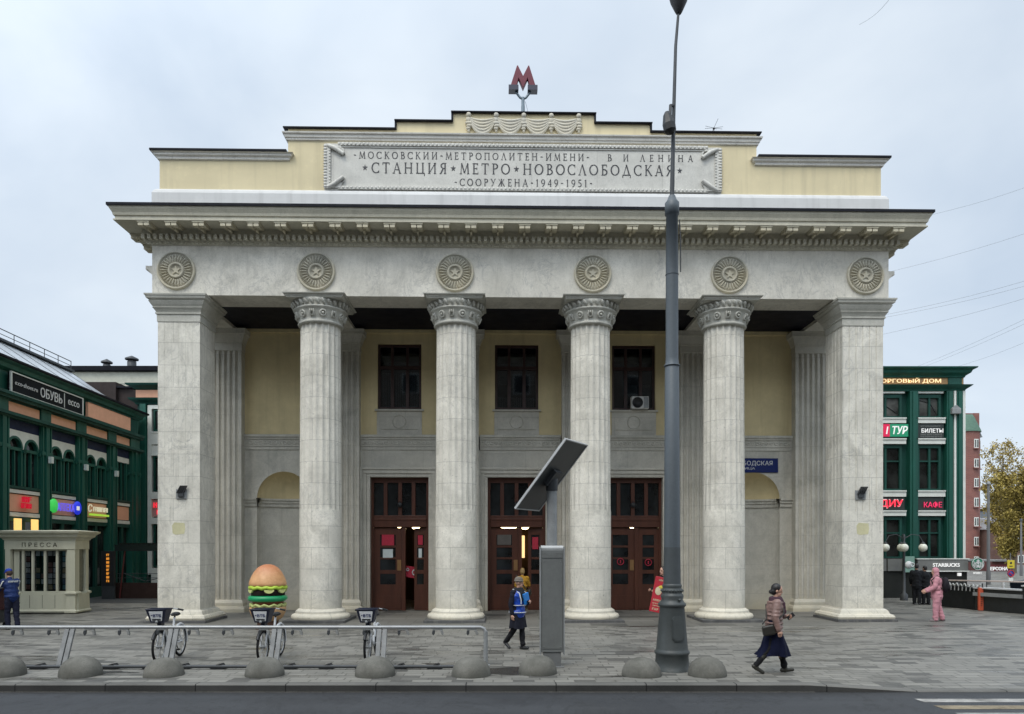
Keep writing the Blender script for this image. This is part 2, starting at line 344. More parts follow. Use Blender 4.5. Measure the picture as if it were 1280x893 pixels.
def text_mb(body, width=None, height=None, depth=.02, shear=0, bold=0.):
    """sans lettering centred on the origin, facing -Y"""
    cu = bpy.data.curves.new('t', 'FONT'); cu.body = body; cu.align_x = 'CENTER'; cu.extrude = .01; cu.shear = shear; cu.offset = bold; cu.resolution_u = 3
    o = bpy.data.objects.new('t', cu); C.objects.link(o); dg = bpy.context.evaluated_depsgraph_get(); dg.update()
    me = o.evaluated_get(dg).to_mesh(); vs = [v.co.copy() for v in me.vertices]; fs = [tuple(p.vertices) for p in me.polygons]
    o.evaluated_get(dg).to_mesh_clear(); bpy.data.objects.remove(o); bpy.data.curves.remove(cu)
    b = MB()
    if not vs: return b
    x0, x1 = min(v.x for v in vs), max(v.x for v in vs); y0, y1 = min(v.y for v in vs), max(v.y for v in vs)
    sy = height/(y1-y0) if height else width/(x1-x0); sx = width/(x1-x0) if width else sy
    b.add([((v.x-(x0+x1)/2)*sx, -v.z/.01*depth/2, (v.y-(y0+y1)/2)*sy) for v in vs], fs, False); return b
def placed(b, loc, rz=0, rx=0):
    o = MB(); o.T = Matrix.Translation(loc) @ Matrix.Rotation(rz, 4, 'Z') @ Matrix.Rotation(rx, 4, 'X'); o.merge(b); o.T = Matrix(); return o
def scrawl(wd, h, n, depth=.02, seed=1):
    """a row of letter-like strokes for lettering too small to read"""
    r = random.Random(seed); b = MB(); cw = wd/n
    for i in range(n):
        x = -wd/2+i*cw
        b.box(x+cw*.1, x+cw*.28, -depth, 0, -h/2, h/2)
        t = r.choice([0, 1, 2])
        if t != 1: b.box(x+cw*.62, x+cw*.8, -depth, 0, -h/2, h/2)
        if t != 0: b.box(x+cw*.285, x+cw*.78, -depth-.001, 0, h*.32, h/2)
        b.box(x+cw*.285, x+cw*(.615 if t != 1 else .7), -depth-.002, 0, -h*.08, h*.1)
    return b

# ------------------------------------------------------------------ ground, road, pavement
struct(MB().add([(-900,-300,-.2),(900,-300,-.2),(900,1500,-.2),(-900,1500,-.2)], [(0,1,2,3)]).build('ground', plain('far_ground', (.1, .1, .095), .9)))
def asphalt():
    k = N('asphalt'); n1 = k.noise(k.tc, .35, 5, .6); n2 = k.noise(k.tc, 60, 3); n3 = k.noise(k.map(k.tc, (.15, 2.2, 1)), 1, 4)
    f = k.math('ADD', k.math('MULTIPLY', n1, .45), k.math('ADD', k.math('MULTIPLY', n2, .25), k.math('MULTIPLY', n3, .3)))
    k.bump(n2, .5, .01); x, y, z = k.xyz(k.tc)[:3]
    c = k.ramp(f, [(.33, (.024, .026, .03)), (.66, (.05, .053, .058))]); gr = k.noise(k.tc, 90, 2); c = k.mix(k.ramp(gr, [(.62, 0.), (.7, .35)]), c, (.14, .14, .14))
    crk = k.noise(k.map(k.tc, (1, .6, 1)), .7, 8, .7, .5); c = k.mix(k.ramp(k.math('ABSOLUTE', k.math('SUBTRACT', crk, .5)), [(0, .8), (.006, 0.)]), c, (.01, .01, .01))
    gut = k.math('MULTIPLY', k.ramp(k.math('ADD', y, k.math('MULTIPLY', n1, .5)), [(0, 0.), (1, 0.)]), 1.); gt = k.node('ShaderNodeMapRange', {0: k.math('ADD', y, k.math('MULTIPLY', n1, .6)), 1: 12.3, 2: 12.75, 3: 0., 4: .7}).outputs[0]; c = k.mix(gt, c, (.02, .019, .017))
    return k.fin(c, k.ramp(n1, [(.35, .5), (.65, .75)]), 0, .35)
struct(MB().add([(-120,-40,-.13),(120,-40,-.13),(120,12.42,-.13),(-120,12.42,-.13)], [(0,1,2,3)]).build('road', asphalt()))
def paving(name, bw, bh, light=1., wet=1.):
    k = N(name); x, y, z = k.xyz(k.tc)[:3]
    br = k.node('ShaderNodeTexBrick', {'Vector': k.comb(k.math('ADD', x, 200.), k.math('ADD', y, 0.), 0.), 'Color1': (0,0,0), 'Color2': (1,1,1), 'Mortar': (.5,.5,.5), 'Scale': 1.,
               'Mortar Size': .011, 'Mortar Smooth': .2, 'Brick Width': bw, 'Row Height': bh}, offset=.37, offset_frequency=2, squash=.72, squash_frequency=3)
    t, mo = br.outputs['Color'], br.outputs['Fac']
    n1 = k.noise(k.tc, .33, 5, .6, .5); n2 = k.noise(k.tc, 35, 4, .65); n3 = k.noise(k.map(k.tc, (.35, 1.3, 1)), 1, 5, .65, .8)
    c = k.ramp(t, [(0, (.085*light, .082*light, .074*light)), (.14, (.125*light, .12*light, .107*light)), (.2, (.25*light, .24*light, .212*light)), (.6, (.3*light, .287*light, .252*light)), (1, (.36*light, .345*light, .305*light))])
    c = k.mix(k.ramp(n1, [(.35, .0), (.7, .35)]), c, (.17, .168, .15))
    c = k.mix(k.ramp(n3, [(.5, 0.), (.68, .55*wet)]), c, (.07, .068, .062))
    n4 = k.noise(k.tc, 1.6, 6, .7); c = k.mix(k.ramp(n4, [(.56, 0.), (.66, .35)]), c, (.1, .095, .085)); sp = k.noise(k.tc, 14, 2); c = k.mix(k.ramp(sp, [(.74, 0.), (.77, .7)]), c, (.05, .05, .048))
    c = k.mix(k.math('MULTIPLY', n2, .25), c, (.14, .14, .135)); c = k.mix(k.math('MULTIPLY', mo, .8), c, (.045, .043, .038))
    k.bump(k.math('SUBTRACT', k.math('MULTIPLY', n2, .3), mo), .35, .01)
    ro = k.math('SUBTRACT', k.ramp(n2, [(.3, .62), (.7, .5)]), k.ramp(n3, [(.52, 0.), (.72, .3*wet)]))
    return k.fin(c, ro, 0, .4)
M_pave = paving('stone_paving', .5, .21, .72, 1.7)
def zedge(x): return 0 if x < 5.1 else (-.115*min(1, (x-5.1)/1.9))
def zpave(x, y): return zedge(x)*max(0, min(1, (15.2-y)/2.7))
b = MB(); xs = [-70, -40, -20, -10, 0, 4, 5.1, 5.6, 6.1, 6.6, 7, 8, 12, 20, 40, 70]; ys = [12.55, 13, 13.5, 14, 14.6, 15.2, 20, 30, 60, 130]
b.add([(x, y, zpave(x, y)) for y in ys for x in xs], [(j*len(xs)+i, j*len(xs)+i+1, (j+1)*len(xs)+i+1, (j+1)*len(xs)+i) for j in range(len(ys)-1) for i in range(len(xs)-1)])
struct(b.build('pavement', M_pave))
def kerb(lo, hi, nm):
    k = N(nm); n1 = k.noise(k.tc, .6, 5, .6); n2 = k.noise(k.tc, 40, 4); x, y, z = k.xyz(k.tc)[:3]
    jt = k.math('LESS_THAN', k.math('FRACT', k.math('MULTIPLY', k.math('ADD', x, 100.), 1/1.55)), .012)
    top = k.ramp(z, [(-.02, 0.), (0, 1.)])
    c = k.mix(k.ramp(n1, [(.35, 0.), (.65, 1.)]), lo, hi); c = k.mix(k.math('MULTIPLY', n2, .4), c, (.09, .09, .088)); c = k.mix(jt, c, (.012, .012, .012))
    k.bump(n2, .3, .01); return k.fin(c, .8, 0, .2)
b = MB(); kx = [-70, -30, -10, 0, 5.1, 5.6, 6.2, 6.6, 7, 12, 70]
vs = []
for x in kx: zt = zedge(x)+.006; vs += [(x, 12.37, -.16), (x, 12.37, zt-.02), (x, 12.39, zt), (x, 12.56, zt), (x, 12.56, -.16)]
b.add(vs, [(i*5+j, (i+1)*5+j, (i+1)*5+j+1, i*5+j+1) for i in range(len(kx)-1) for j in range(4)])
b.mi = [0 if q % 4 == 0 else 1 for q in range(len(b.f))]
struct(b.build('kerb', [kerb((.018, .018, .017), (.05, .049, .046), 'wet_kerb_face'), kerb((.1, .098, .09), (.18, .175, .16), 'kerb_top')]))
b = MB(); b.m = 0
for i, yy in enumerate([11.55, 11.05, 10.55, 10.05, 9.55, 9.0]):
    x0 = 6.62+.02*i; yb = yy+.26; b.m = i % 2
    b.add([(x0, yy, -.126), (13, yy, -.126), (13, yb, -.126), (x0-.02, yb, -.126)], [(0,1,2,3)])
CW = b
struct(MB().add([(-70,12.345,-.126),(5.2,12.345,-.126),(5.2,12.372,-.126),(-70,12.372,-.126)], [(0,1,2,3)]).build('gutter_line', plain('gutter_grit', (.2, .19, .17), .9, 0, .6, 4)))
def blob(x, y, rx_, ry_, seed, z):
    r = random.Random(seed); ph = [r.uniform(0, 6.28) for _ in range(4)]; pts = []
    for k in range(40):
        a_ = 2*math.pi*k/40; f = 1+.22*math.sin(2*a_+ph[0])+.16*math.sin(3*a_+ph[1])+.12*math.sin(5*a_+ph[2])+.07*math.sin(9*a_+ph[3]); pts.append((x+rx_*f*math.cos(a_), y+ry_*f*math.sin(a_), z))
    return pts
M_pud = plain('puddle_water', (.05, .049, .045), .25, 0, .3, 2)
pb = MB()
for k, (x, y, rx_, ry_) in enumerate(((-.15, 13.75, .8, .34), (1.7, 13.15, .5, .09), (-1.3, 14.6, .5, .14), (-7.7, 13.6, .5, .12))):
    pb.add(blob(x, y, rx_, ry_, k, zpave(x, y)+.004), [tuple(range(40))])
struct(pb.build('puddle_water', M_pud)); b = CW
struct(b.build('crosswalk_marking', [plain('white_road_paint', (.3, .292, .275), .8, 0, .65, 3), plain('yellow_road_paint', (.24, .2, .14), .8, 0, .6, 3)]))
struct(MB().add([(-30,30.5,.004),(-11.9,30.5,.004),(-11.9,38,.004),(-30,38,.004)], [(0,1,2,3)]).build('side_path', plain('damp_asphalt', (.075, .077, .075), .6, 0, .25, 1.2)))
b = MB().add([(-13.5,21.3,.004),(15.5,21.85,.004),(15.2,27.0,.004),(-13,26.5,.004)], [(0,1,2,3)])
struct(b.build('portico_floor', paving('portico_paving', 1.1, .62, .52, .8)))

# ------------------------------------------------------------------ metro station
ST = thing('metro_station', 'pale classical metro station with fluted columns, yellow stepped attic and carved inscription', 'station', (.38, 22.85, 0), R(1.1))
HW = 11.69
# --- columns
def fluted(b, r0, r1, z0, z1, n=20, d=.026, q=6, rows=4):
    m = n*q; vs = []
    for j in range(rows+1):
        t = j/rows; rr = r0+(r1-r0)*t
        dd = d if 0 < j < rows else d*(.25 if j == 0 else 1)
        for k in range(m):
            f = (k % q)/q; a = 2*math.pi*(k/m); vs.append(((rr-dd*math.sin(math.pi*f))*math.cos(a), (rr-dd*math.sin(math.pi*f))*math.sin(a), z0+(z1-z0)*t if 0 < j else z0))
    b.add(vs, [(j*m+k, j*m+(k+1) % m, (j+1)*m+(k+1) % m, (j+1)*m+k) for j in range(rows) for k in range(m)], True)
b = MB(); b.lathe([(.665, .36), (.668, 2), (.667, 3.5), (.66, 3.56)], 64); fluted(b, .664, .634, 3.52, 9.5, 20, .058)
col = b.build('column', M_front, ST, (-6.555, .58, 0), fix=False)
MB().lathe([(.91, .09), (.935, .15), (.9, .22), (.82, .25), (.79, .28), (.8, .31), (.765, .35), (.68, .41), (.6, .42)], 48).build('column_base', M_front, col)
MB().box(-.96, .96, -.96, .96, -.02, .085).build('plinth', M_plinth, col, bevel=.01)
b = MB(); b.lathe([(.6, 9.45), (.7, 9.46), (.72, 9.5), (.7, 9.545), (.675, 9.56), (.7, 9.62), (.76, 9.78), (.8, 9.88), (.84, 9.9), (.86, 9.93), (.84, 9.96), (.8, 9.98), (.84, 10.08), (.9, 10.17), (.6, 10.18)], 64)
for k in range(14):
    a = 2*math.pi*k/14+.1
    b.T = Matrix.Rotation(a, 4, 'Z') @ Matrix.Translation((.745, 0, 9.74)) @ Matrix.Rotation(R(20), 4, 'Y')
    if k % 2:
        b.torus((.015, 0, 0), .09, .034, 'x', 16, 6); b.ell((.03, 0, 0), (.05, .045, .045), 8, 6)
    else:
        b.ell((.02, -.06, 0), (.05, .03, .12), 8, 6); b.ell((.02, .06, 0), (.05, .03, .12), 8, 6); b.ell((.03, 0, .06), (.05, .03, .05), 8, 6); b.ell((.01, 0, -.08), (.03, .05, .025), 8, 6)
for k in range(30):
    a = 2*math.pi*k/30
    b.T = Matrix.Rotation(a, 4, 'Z') @ Matrix.Translation((.86, 0, 10.075)) @ Matrix.Rotation(R(28), 4, 'X') @ Matrix.Rotation(R(28), 4, 'Y'); b.ell((.015, 0, 0), (.055, .05, .11), 8, 6)
b.T = Matrix(); b.mould([(-.06, 10.17), (-.05, 10.2), (-.03, 10.205), (-.02, 10.255), (.03, 10.26), (.045, 10.29)], -.92, .92, -.92, .92)
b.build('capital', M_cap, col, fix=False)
for x in (-2.185, 2.185, 6.555): dup(col, (x, .58, 0))
# --- corner piers
def grooved(x0, x1, y0, y1, nx, ny, d=.022, g=.035):
    p = []
    def side(a, bb, n):
        a, bb = Vector(a), Vector(bb); L = (bb-a).length; t = (bb-a)/L; nn = Vector((-t.y, t.x)); out = [a]
        for i in range(1, n):
            c = a+t*L*i/n; out += [c-t*g/2, c+nn*d, c+t*g/2]
        return out
    p = side((x0, y0), (x1, y0), nx)+side((x1, y0), (x1, y1), ny)+side((x1, y1), (x0, y1), nx)+side((x0, y1), (x0, y0), ny)
    return [(q.x, q.y) for q in p]
def pier_at(x, gd_=.022):
    b = MB(); b.box(-.66, .66, 0, 1.2, .36, 3.52); b.prism(grooved(-.655, .655, .005, 1.195, 6, 5, gd_, .035 if gd_ > .015 else .018), 'z', 3.52, 9.5)
    p = b.build('corner_pier', M_pier, ST, (x, 0, 0))
    MB().mould([(.24, .09), (.26, .15), (.22, .22), (.14, .25), (.12, .3), (.1, .35), (.02, .41), (-.05, .42)], -.66, .66, 0, 1.2).build('pier_base', M_pier, p)
    MB().box(-.96, .96, -.32, 1.5, -.02, .085).build('plinth', M_plinth, p, bevel=.01)
    MB().mould([(-.05, 9.46), (.015, 9.46), (.02, 9.68), (.05, 9.69), (.055, 9.74), (.03, 9.75), (.07, 9.82), (.12, 9.88), (.1, 9.9), (.15, 9.97), (.2, 10.06), (.18, 10.08), (.25, 10.13), (.27, 10.2), (.29, 10.21), (.3, 10.26), (-.05, 10.28)], -.66, .66, 0, 1.2).build('capital', M_cap, p)
    MB().prism([(-.19, 2.8), (-.1, 2.76), (.17, 2.79), (.2, 2.95), (.18, 3.13), (-.14, 3.15), (-.21, 3.05)], 'y', -.004, .01).build('repair_patch', plain('yellow_stone_patch', (.55, .52, .33), .8), p)
    return p
pier_at(-10.86, .007); pier_at(10.86)
# --- entablature
b = MB(); b.box(-HW, HW, 0, 1.1, 10.3, 11.86)
b.box(-HW, -10.4, 1.1, 4.1, 10.3, 11.86); b.box(10.4, HW, 1.1, 4.1, 10.3, 11.86)
for s in (-1, 1): b.box(min(s*HW, s*(HW+.26)), max(s*HW, s*(HW+.26)), .12, 6, 11.14, 11.26); b.prism([(s*HW, 10.9), (s*(HW+.2), 11.14), (s*HW, 11.14)], 'y', .12, 6)
b.build('frieze', M_frieze, ST)
for x in (-6.555, -2.185, 2.185, 6.555): MB().box(x-.5, x+.5, 1.1, 3.95, 10.3, 11.5).build('cross_beam', M_frieze, ST)
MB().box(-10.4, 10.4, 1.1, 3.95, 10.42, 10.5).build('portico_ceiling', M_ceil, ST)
b = MB(); b.mould([(-.3, 11.85), (.03, 11.852), (.05, 11.88), (.09, 11.95), (.06, 11.955), (.12, 11.96), (.12, 12.1), (.15, 12.11), (.2, 12.15), (.2, 12.29), (.8, 12.295), (.8, 12.33), (.76, 12.33), (.76, 12.42), (.78, 12.44), (.8, 12.44), (.82, 12.52), (.88, 12.62), (.9, 12.7), (-.3, 12.7)], -HW, HW, 0, 20, False)
for k in range(190):
    x = -HW-.05+k*(2*HW+.1)/189; b.ell((x, -.065, 11.905), (.045, .02, .04), 6, 5)

n = 128
for k in range(n):
    x = -HW-.17+k*(2*HW+.34)/(n-1); b.box(x-.05, x+.05, -.27, -.118, 11.965, 12.11)
for k in range(18):
    y = -.02+k*.185
    for s in (-1, 1): b.box(min(s*(HW+.118), s*(HW+.24)), max(s*(HW+.118), s*(HW+.24)), y-.05, y+.05, 11.965, 12.1)
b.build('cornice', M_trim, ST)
b = MB(); b.box(-.19, .19, -.58, .0, .1, .138); b.prism([(-.56, .1), (-.56, .0), (-.42, -.01), (-.34, .05), (0, .08), (0, .1)], 'x', -.165, -.014); b.prism([(-.56, .1), (-.56, .0), (-.42, -.01), (-.34, .05), (0, .08), (0, .1)], 'x', .014, .165)
b.box(-.012, .012, -.53, 0, .06, .1); b.box(-.03, .03, -.3, 0, -.02, .06)
mo = b.build('modillion', M_trim, ST, (-11.6, -.2, 12.152))
for k in range(1, 29): dup(mo, (-11.6+k*23.2/28, -.2, 12.152))
for s in (-1, 1):
    for k in range(4): m_ = dup(mo, (s*(HW+.2), .35+k*.83, 12.152)); m_.rotation_euler[2] = R(90)*s
MB().mould([(.9, 12.69), (.94, 12.685), (.94, 12.765), (-.5, 12.9)], -HW, HW, 0, 20).build('cornice_flashing', M_roofdark, ST)
# --- medallions
b = MB(); b.T = Matrix.Rotation(R(90), 4, 'X')
b.lathe([(.6, 0), (.6, .05), (.585, .08), (.55, .085), (.535, .05), (.53, .035), (.25, .03), (.245, .07), (.225, .085), (.19, .08), (.18, .03), (0, .03)], 56)
for k in range(28):
    a = 2*math.pi*k/28; b.T = Matrix.Rotation(R(90), 4, 'X') @ Matrix.Rotation(a, 4, 'Z'); b.ell((.39, 0, .035), (.13, .027, .06), 8, 6); b.ell((.47, .05, .03), (.05, .014, .05), 6, 4)
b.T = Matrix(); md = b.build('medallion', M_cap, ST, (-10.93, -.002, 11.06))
MB().prism(star_poly(0, 0, .15), 'y', -.028, -.062).build('star', M_cap, md)
for x in (-6.555, -2.185, 2.185, 6.555, 10.93): dup(md, (x, -.002, 11.06))
# --- attic
A0 = .2
def attic_wall(x0, x1, z1, z0=13.7): return MB().box(x0, x1, A0, A0+1.2, z0, z1)
b = MB()
prof = [(-11.55, 13.7), (11.55, 13.7), (11.55, 14.88), (7.5, 14.88), (7.5, 15.69), (4.06, 15.69), (4.06, 15.95), (2.26, 15.95), (2.26, 16.24), (-2.26, 16.24), (-2.26, 15.95), (-4.06, 15.95), (-4.06, 15.69), (-7.5, 15.69), (-7.5, 14.88), (-11.55, 14.88)]
b.prism(prof, 'y', A0, A0+1.2); b.build('attic_wall', M_yellow, ST)
b = MB(); b.mould([(.15, 12.75), (.15, 13.55), (.11, 13.64), (.06, 13.7), (-.1, 13.72)], -11.58, 11.58, A0, 18); b.build('attic_base', M_white, ST)
b = MB()
for x0, x1, z in ((-11.55, -7.5, 14.64), (7.5, 11.55, 14.64)):
    pr = [(.0, z), (.06, z+.02), (.07, z+.08), (.13, z+.12), (.14, z+.17), (.2, z+.2)]
    if x0 < 0: b.mould(pr+[(-.02, z+.21)], x0, x1-.0, A0, A0+1.2)
    else: b.mould(pr+[(-.02, z+.21)], x0, x1, A0, A0+1.2)
z = 15.29; b.mould([(0, z), (.05, z+.02), (.06, z+.07), (.09, z+.09), (.1, z+.16), (.15, z+.19), (.16, z+.23), (-.02, z+.25)], -7.5, 7.5, A0, A0+1.2)
b.build('attic_moulding', marble('attic_trim', a=(.8, .775, .71), b=(.62, .6, .55), bw=3, bh=9, vein=.1, joint=.3), ST)
b = MB()
for x0, x1, z in ((-11.78, -7.5, 14.855), (7.5, 11.78, 14.855), (-7.64, -4.06, 15.675), (4.06, 7.64, 15.675), (-4.12, -2.26, 15.94), (2.26, 4.12, 15.94), (-2.32, 2.32, 16.23)):
    b.box(x0, x1, A0-.22 if z < 15 else A0-.1, A0+1.3, z, z+.035 if z > 15 else z+.06)
for s in (-1, 1):
    for x, z0, z1 in ((4.085, 15.71, 15.94), (2.285, 15.975, 16.23)): b.box(s*x-.03, s*x+.03, A0-.06, A0+1.2, z0, z1)
b.build('attic_flashing', M_roofdark, ST)
MB().box(-11.4, 11.4, A0+1.2, 19, 13.2, 13.6).build('roof', M_roofdark, ST)
# --- inscription panel
PX = 6.34; b = MB(); b.box(-PX, PX, A0-.05, A0+.02, 13.72, 15.2); pn = b.build('inscription_panel', M_panel, ST)
b = MB(); yb = A0-.05
b.box(-5.9, 5.9, yb-.03, yb, 15.07, 15.12); b.box(-5.9, 5.9, yb-.06, yb, 15.12, 15.22); b.box(-5.9, 5.9, yb-.05, yb, 13.74, 13.84)
for k in range(92): b.ell((-5.86+k*11.72/91, yb-.06, 15.17), (.05, .02, .05), 6, 5); b.ell((-5.86+k*11.72/91, yb-.05, 13.79), (.045, .02, .04), 6, 5)
for s in (-1, 1):
    b.box(min(s*PX, s*(PX-.2)), max(s*PX, s*(PX-.2)), yb-.045, yb, 13.76, 15.16)
    for k in range(15): b.ell((s*(PX-.04), yb-.04, 13.82+k*.092), (.07, .035, .045), 6, 5); b.ell((s*(PX-.18), yb-.04, 13.86+k*.092), (.04, .03, .03), 6, 5)
    for za, zb, zc in ((15.12, 14.83, 15.16), (13.79, 14.1, 13.96)):
        b.tube([(s*(PX-.12), yb-.05, za), (s*(PX-.35), yb-.07, za+(zb-za)*.35), (s*(PX-.62), yb-.08, zb if za < 14.5 else zb)], [.05, .075, .06], 8)
        b.prism([(s*(PX-.12), za), (s*(PX-.5), za+(.04 if za > 14 else -.02)), (s*(PX-.66), zb), (s*(PX-.62), zb+(.2 if za > 14 else -.13))], 'y', yb-.055, yb)
b.build('carved_border', M_panel, pn)
yt = A0-.05
b = inscription('-МОСКОВСКИИ-МЕТРОПОЛИТЕН-ИМЕНИ-', -5.42, 2.1, 14.73, .225, yt, gap=.42); b.merge(inscription('В И ЛЕНИНА', 2.68, 5.43, 14.73, .215, yt, gap=.8)); b.build('lettering', M_letter, pn, fix=False)
inscription('*СТАНЦИЯ*МЕТРО*НОВОСЛОБОДСКАЯ*', -5.17, 5.12, 14.27, .345, yt, gap=.3).build('lettering', M_letter, pn, fix=False)
inscription('-СООРУЖЕНА-1949–1951-', -2.22, 2.2, 13.89, .235, yt, gap=.4).build('lettering', M_letter, pn, fix=False)
# --- swags over the inscription
b = MB()
for k in range(9):
    sag = .14+.34*k/8; rr = .035 if k % 2 else .052; zt = -.05-.012*k
    pts = [(-.86+1.72*t/14*.5+ (0), -.03-.03*(1-abs(t/7-1)), zt-sag*(1-(t/7-1)**2)) for t in range(15)]
    pts = [(p[0]*1.0, p[1], p[2]) for p in pts]
    b.tube([(-.42+.84*t/14, -.03-.05*(1-(t/7-1)**2), zt-sag*(1-(t/7-1)**2)*.92) for t in range(15)], [rr*(.6+.5*(1-(t/7-1)**2)) for t in range(15)], 6)
sw = b.build('drapery_swag', M_panel, ST, (-1.32, A0, 16.13))
for k in range(1, 4): dup(sw, (-1.32+.88*k, A0, 16.13))
b = MB(); b.ell((0, -.05, 0), (.085, .07, .085)); b.ell((0, -.03, -.14), (.1, .06, .1)); b.ell((0, -.05, -.26), (.12, .06, .06)); b.ell((.02, -.05, -.35), (.1, .06, .06)); b.ell((-.01, -.05, -.43), (.08, .05, .05)); b.ell((0, -.04, -.5), (.045, .04, .05))
kn = b.build('drapery_knot', M_panel, ST, (-1.76, A0, 16.16))
for k in range(1, 5): dup(kn, (-1.76+.88*k, A0, 16.16))
# --- main body
b = MB(); b.box(-HW, -11.3, 3.95, 20, 0, 12.7); b.box(11.3, HW, 3.95, 20, 0, 12.7); b.box(-HW, HW, 20, 20.3, 0, 13.4); b.box(-HW, HW, 3.96, 20, 11.86, 12.68)
b.build('side_walls', M_ochre, ST)
WX = (-4.48, -.13, 4.24); WR = 3.95; DH = 1.08
# upper yellow wall with window openings
b = MB(); edges = [-11.4]
for c in WX: edges += [c-.81, c+.81]
edges += [11.4]
for i in range(0, len(edges), 2): b.box(edges[i], edges[i+1], WR, WR+.4, 6.52, 10.5)
for c in WX: b.box(c-.81, c+.81, WR, WR+.4, 9.92, 10.5); b.box(c-.81, c+.81, WR, WR+.4, 6.52, 7.47)
b.box(-10.3, 10.3, WR-.1, WR, 10.3, 10.42)
b.build('upper_wall', M_ochre, ST)
# lower marble wall with door openings and niches
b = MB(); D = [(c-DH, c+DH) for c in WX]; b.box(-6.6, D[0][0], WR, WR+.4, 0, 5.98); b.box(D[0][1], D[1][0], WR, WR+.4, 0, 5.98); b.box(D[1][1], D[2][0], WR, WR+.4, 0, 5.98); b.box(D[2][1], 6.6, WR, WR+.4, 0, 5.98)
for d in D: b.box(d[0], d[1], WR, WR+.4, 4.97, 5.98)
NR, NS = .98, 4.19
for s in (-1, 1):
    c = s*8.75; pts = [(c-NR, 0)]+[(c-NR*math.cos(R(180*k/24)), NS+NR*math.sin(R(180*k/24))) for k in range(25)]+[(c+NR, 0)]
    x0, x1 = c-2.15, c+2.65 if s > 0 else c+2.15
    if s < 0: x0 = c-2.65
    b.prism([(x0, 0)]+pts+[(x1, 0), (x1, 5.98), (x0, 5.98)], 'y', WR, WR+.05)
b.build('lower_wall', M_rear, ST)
for s in (-1, 1):
    c = s*8.75; dp = .62; b = MB(); m = 24
    def ring(z, k=1.): return [(-NR*k*math.cos(math.pi*i/m), dp*k*math.sin(math.pi*i/m), z) for i in range(m+1)]
    vs = ring(0)+ring(NS); b.add(vs, [(i, i+1, m+2+i, m+1+i) for i in range(m)], True)
    b.m = 1; vs = []
    for j in range(9):
        p = R(90*j/8); vs += [(-NR*math.cos(p)*math.cos(math.pi*i/m), dp*math.cos(p)*math.sin(math.pi*i/m), NS+NR*math.sin(p)) for i in range(m+1)]
    b.add(vs, [(j*(m+1)+i, j*(m+1)+i+1, (j+1)*(m+1)+i+1, (j+1)*(m+1)+i) for j in range(8) for i in range(m)], True)
    ni = b.build('niche', [M_rear, M_ochre], ST, (c, WR+.001, 0))
    b = MB()
    for z0, z1, o in ((3.88, 4.02, .05), (4.02, 4.12, .09), (4.12, 4.19, .13)):
        vs = [(-(NR-q)*math.cos(math.pi*i/m), (dp-q)*math.sin(math.pi*i/m), z) for q, z in ((0, z0), (o, z0), (o, z1), (0, z1)) for i in range(m+1)]
        b.add(vs, [(j*(m+1)+i, j*(m+1)+i+1, ((j+1) % 4)*(m+1)+i+1, ((j+1) % 4)*(m+1)+i) for j in range(4) for i in range(m)])
        for a0, a1 in ((-2.1, -NR), (NR, 2.1)): b.box(a0, a1, -o, 0, z0, z1)
    b.build('impost_band', M_rear, ni)
# carved band between marble and plaster
b = MB()
for x0, x1 in ((-10.2, -7.2), (-5.9, -2.8), (-1.5, 1.5), (2.8, 5.9), (7.2, 10.2)):
    b.box(x0, x1, WR-.03, WR+.02, 5.98, 6.1); b.box(x0, x1, WR-.05, WR+.02, 6.1, 6.36); b.box(x0, x1, WR-.09, WR+.02, 6.36, 6.44); b.box(x0, x1, WR-.13, WR+.02, 6.44, 6.53)
    n = int((x1-x0)/.17)
    for k in range(n): b.torus((x0+(k+.5)*(x1-x0)/n, WR-.055, 6.23), .055, .016, 'y', 10, 5)
b.build('carved_band', M_rear, ST)
# fluted rear pilasters
def channel(wd, n):
    p = []; y0 = 0
    for i in range(n):
        a = -wd/2+.06+i*(wd-.12)/n; e = a+(wd-.12)/n
        p += [(a, 0)] + [(a+.03+(e-a-.06)*t/6, .07*math.sin(math.pi*t/6)) for t in range(7)] + [(e, 0)]
    return [(-wd/2, 0)]+p+[(wd/2, 0), (wd/2, .4), (-wd/2, .4)]
b = MB(); b.prism(channel(1.3, 6), 'z', .45, 9.55); b.box(-.65, .65, .001, .4, .3, .45)
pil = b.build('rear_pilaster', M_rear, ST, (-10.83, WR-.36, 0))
MB().mould([(.16, 0), (.16, .12), (.13, .2), (.08, .22), (.08, .34), (.05, .4), (.03, .44), (-.02, .46)], -.65, .65, 0, .4).build('pilaster_base', M_rear, pil)
MB().mould([(-.02, 9.53), (.02, 9.55), (.02, 9.8), (.05, 9.82), (.05, 9.86), (.1, 9.98), (.15, 10.1), (.2, 10.12), (.2, 10.22), (.22, 10.3), (-.02, 10.31)], -.65, .65, 0, .4).build('capital', M_rear, pil)
for x in (-6.555, -2.185, 2.185, 6.555, 10.83): dup(pil, (x, WR-.36, 0))
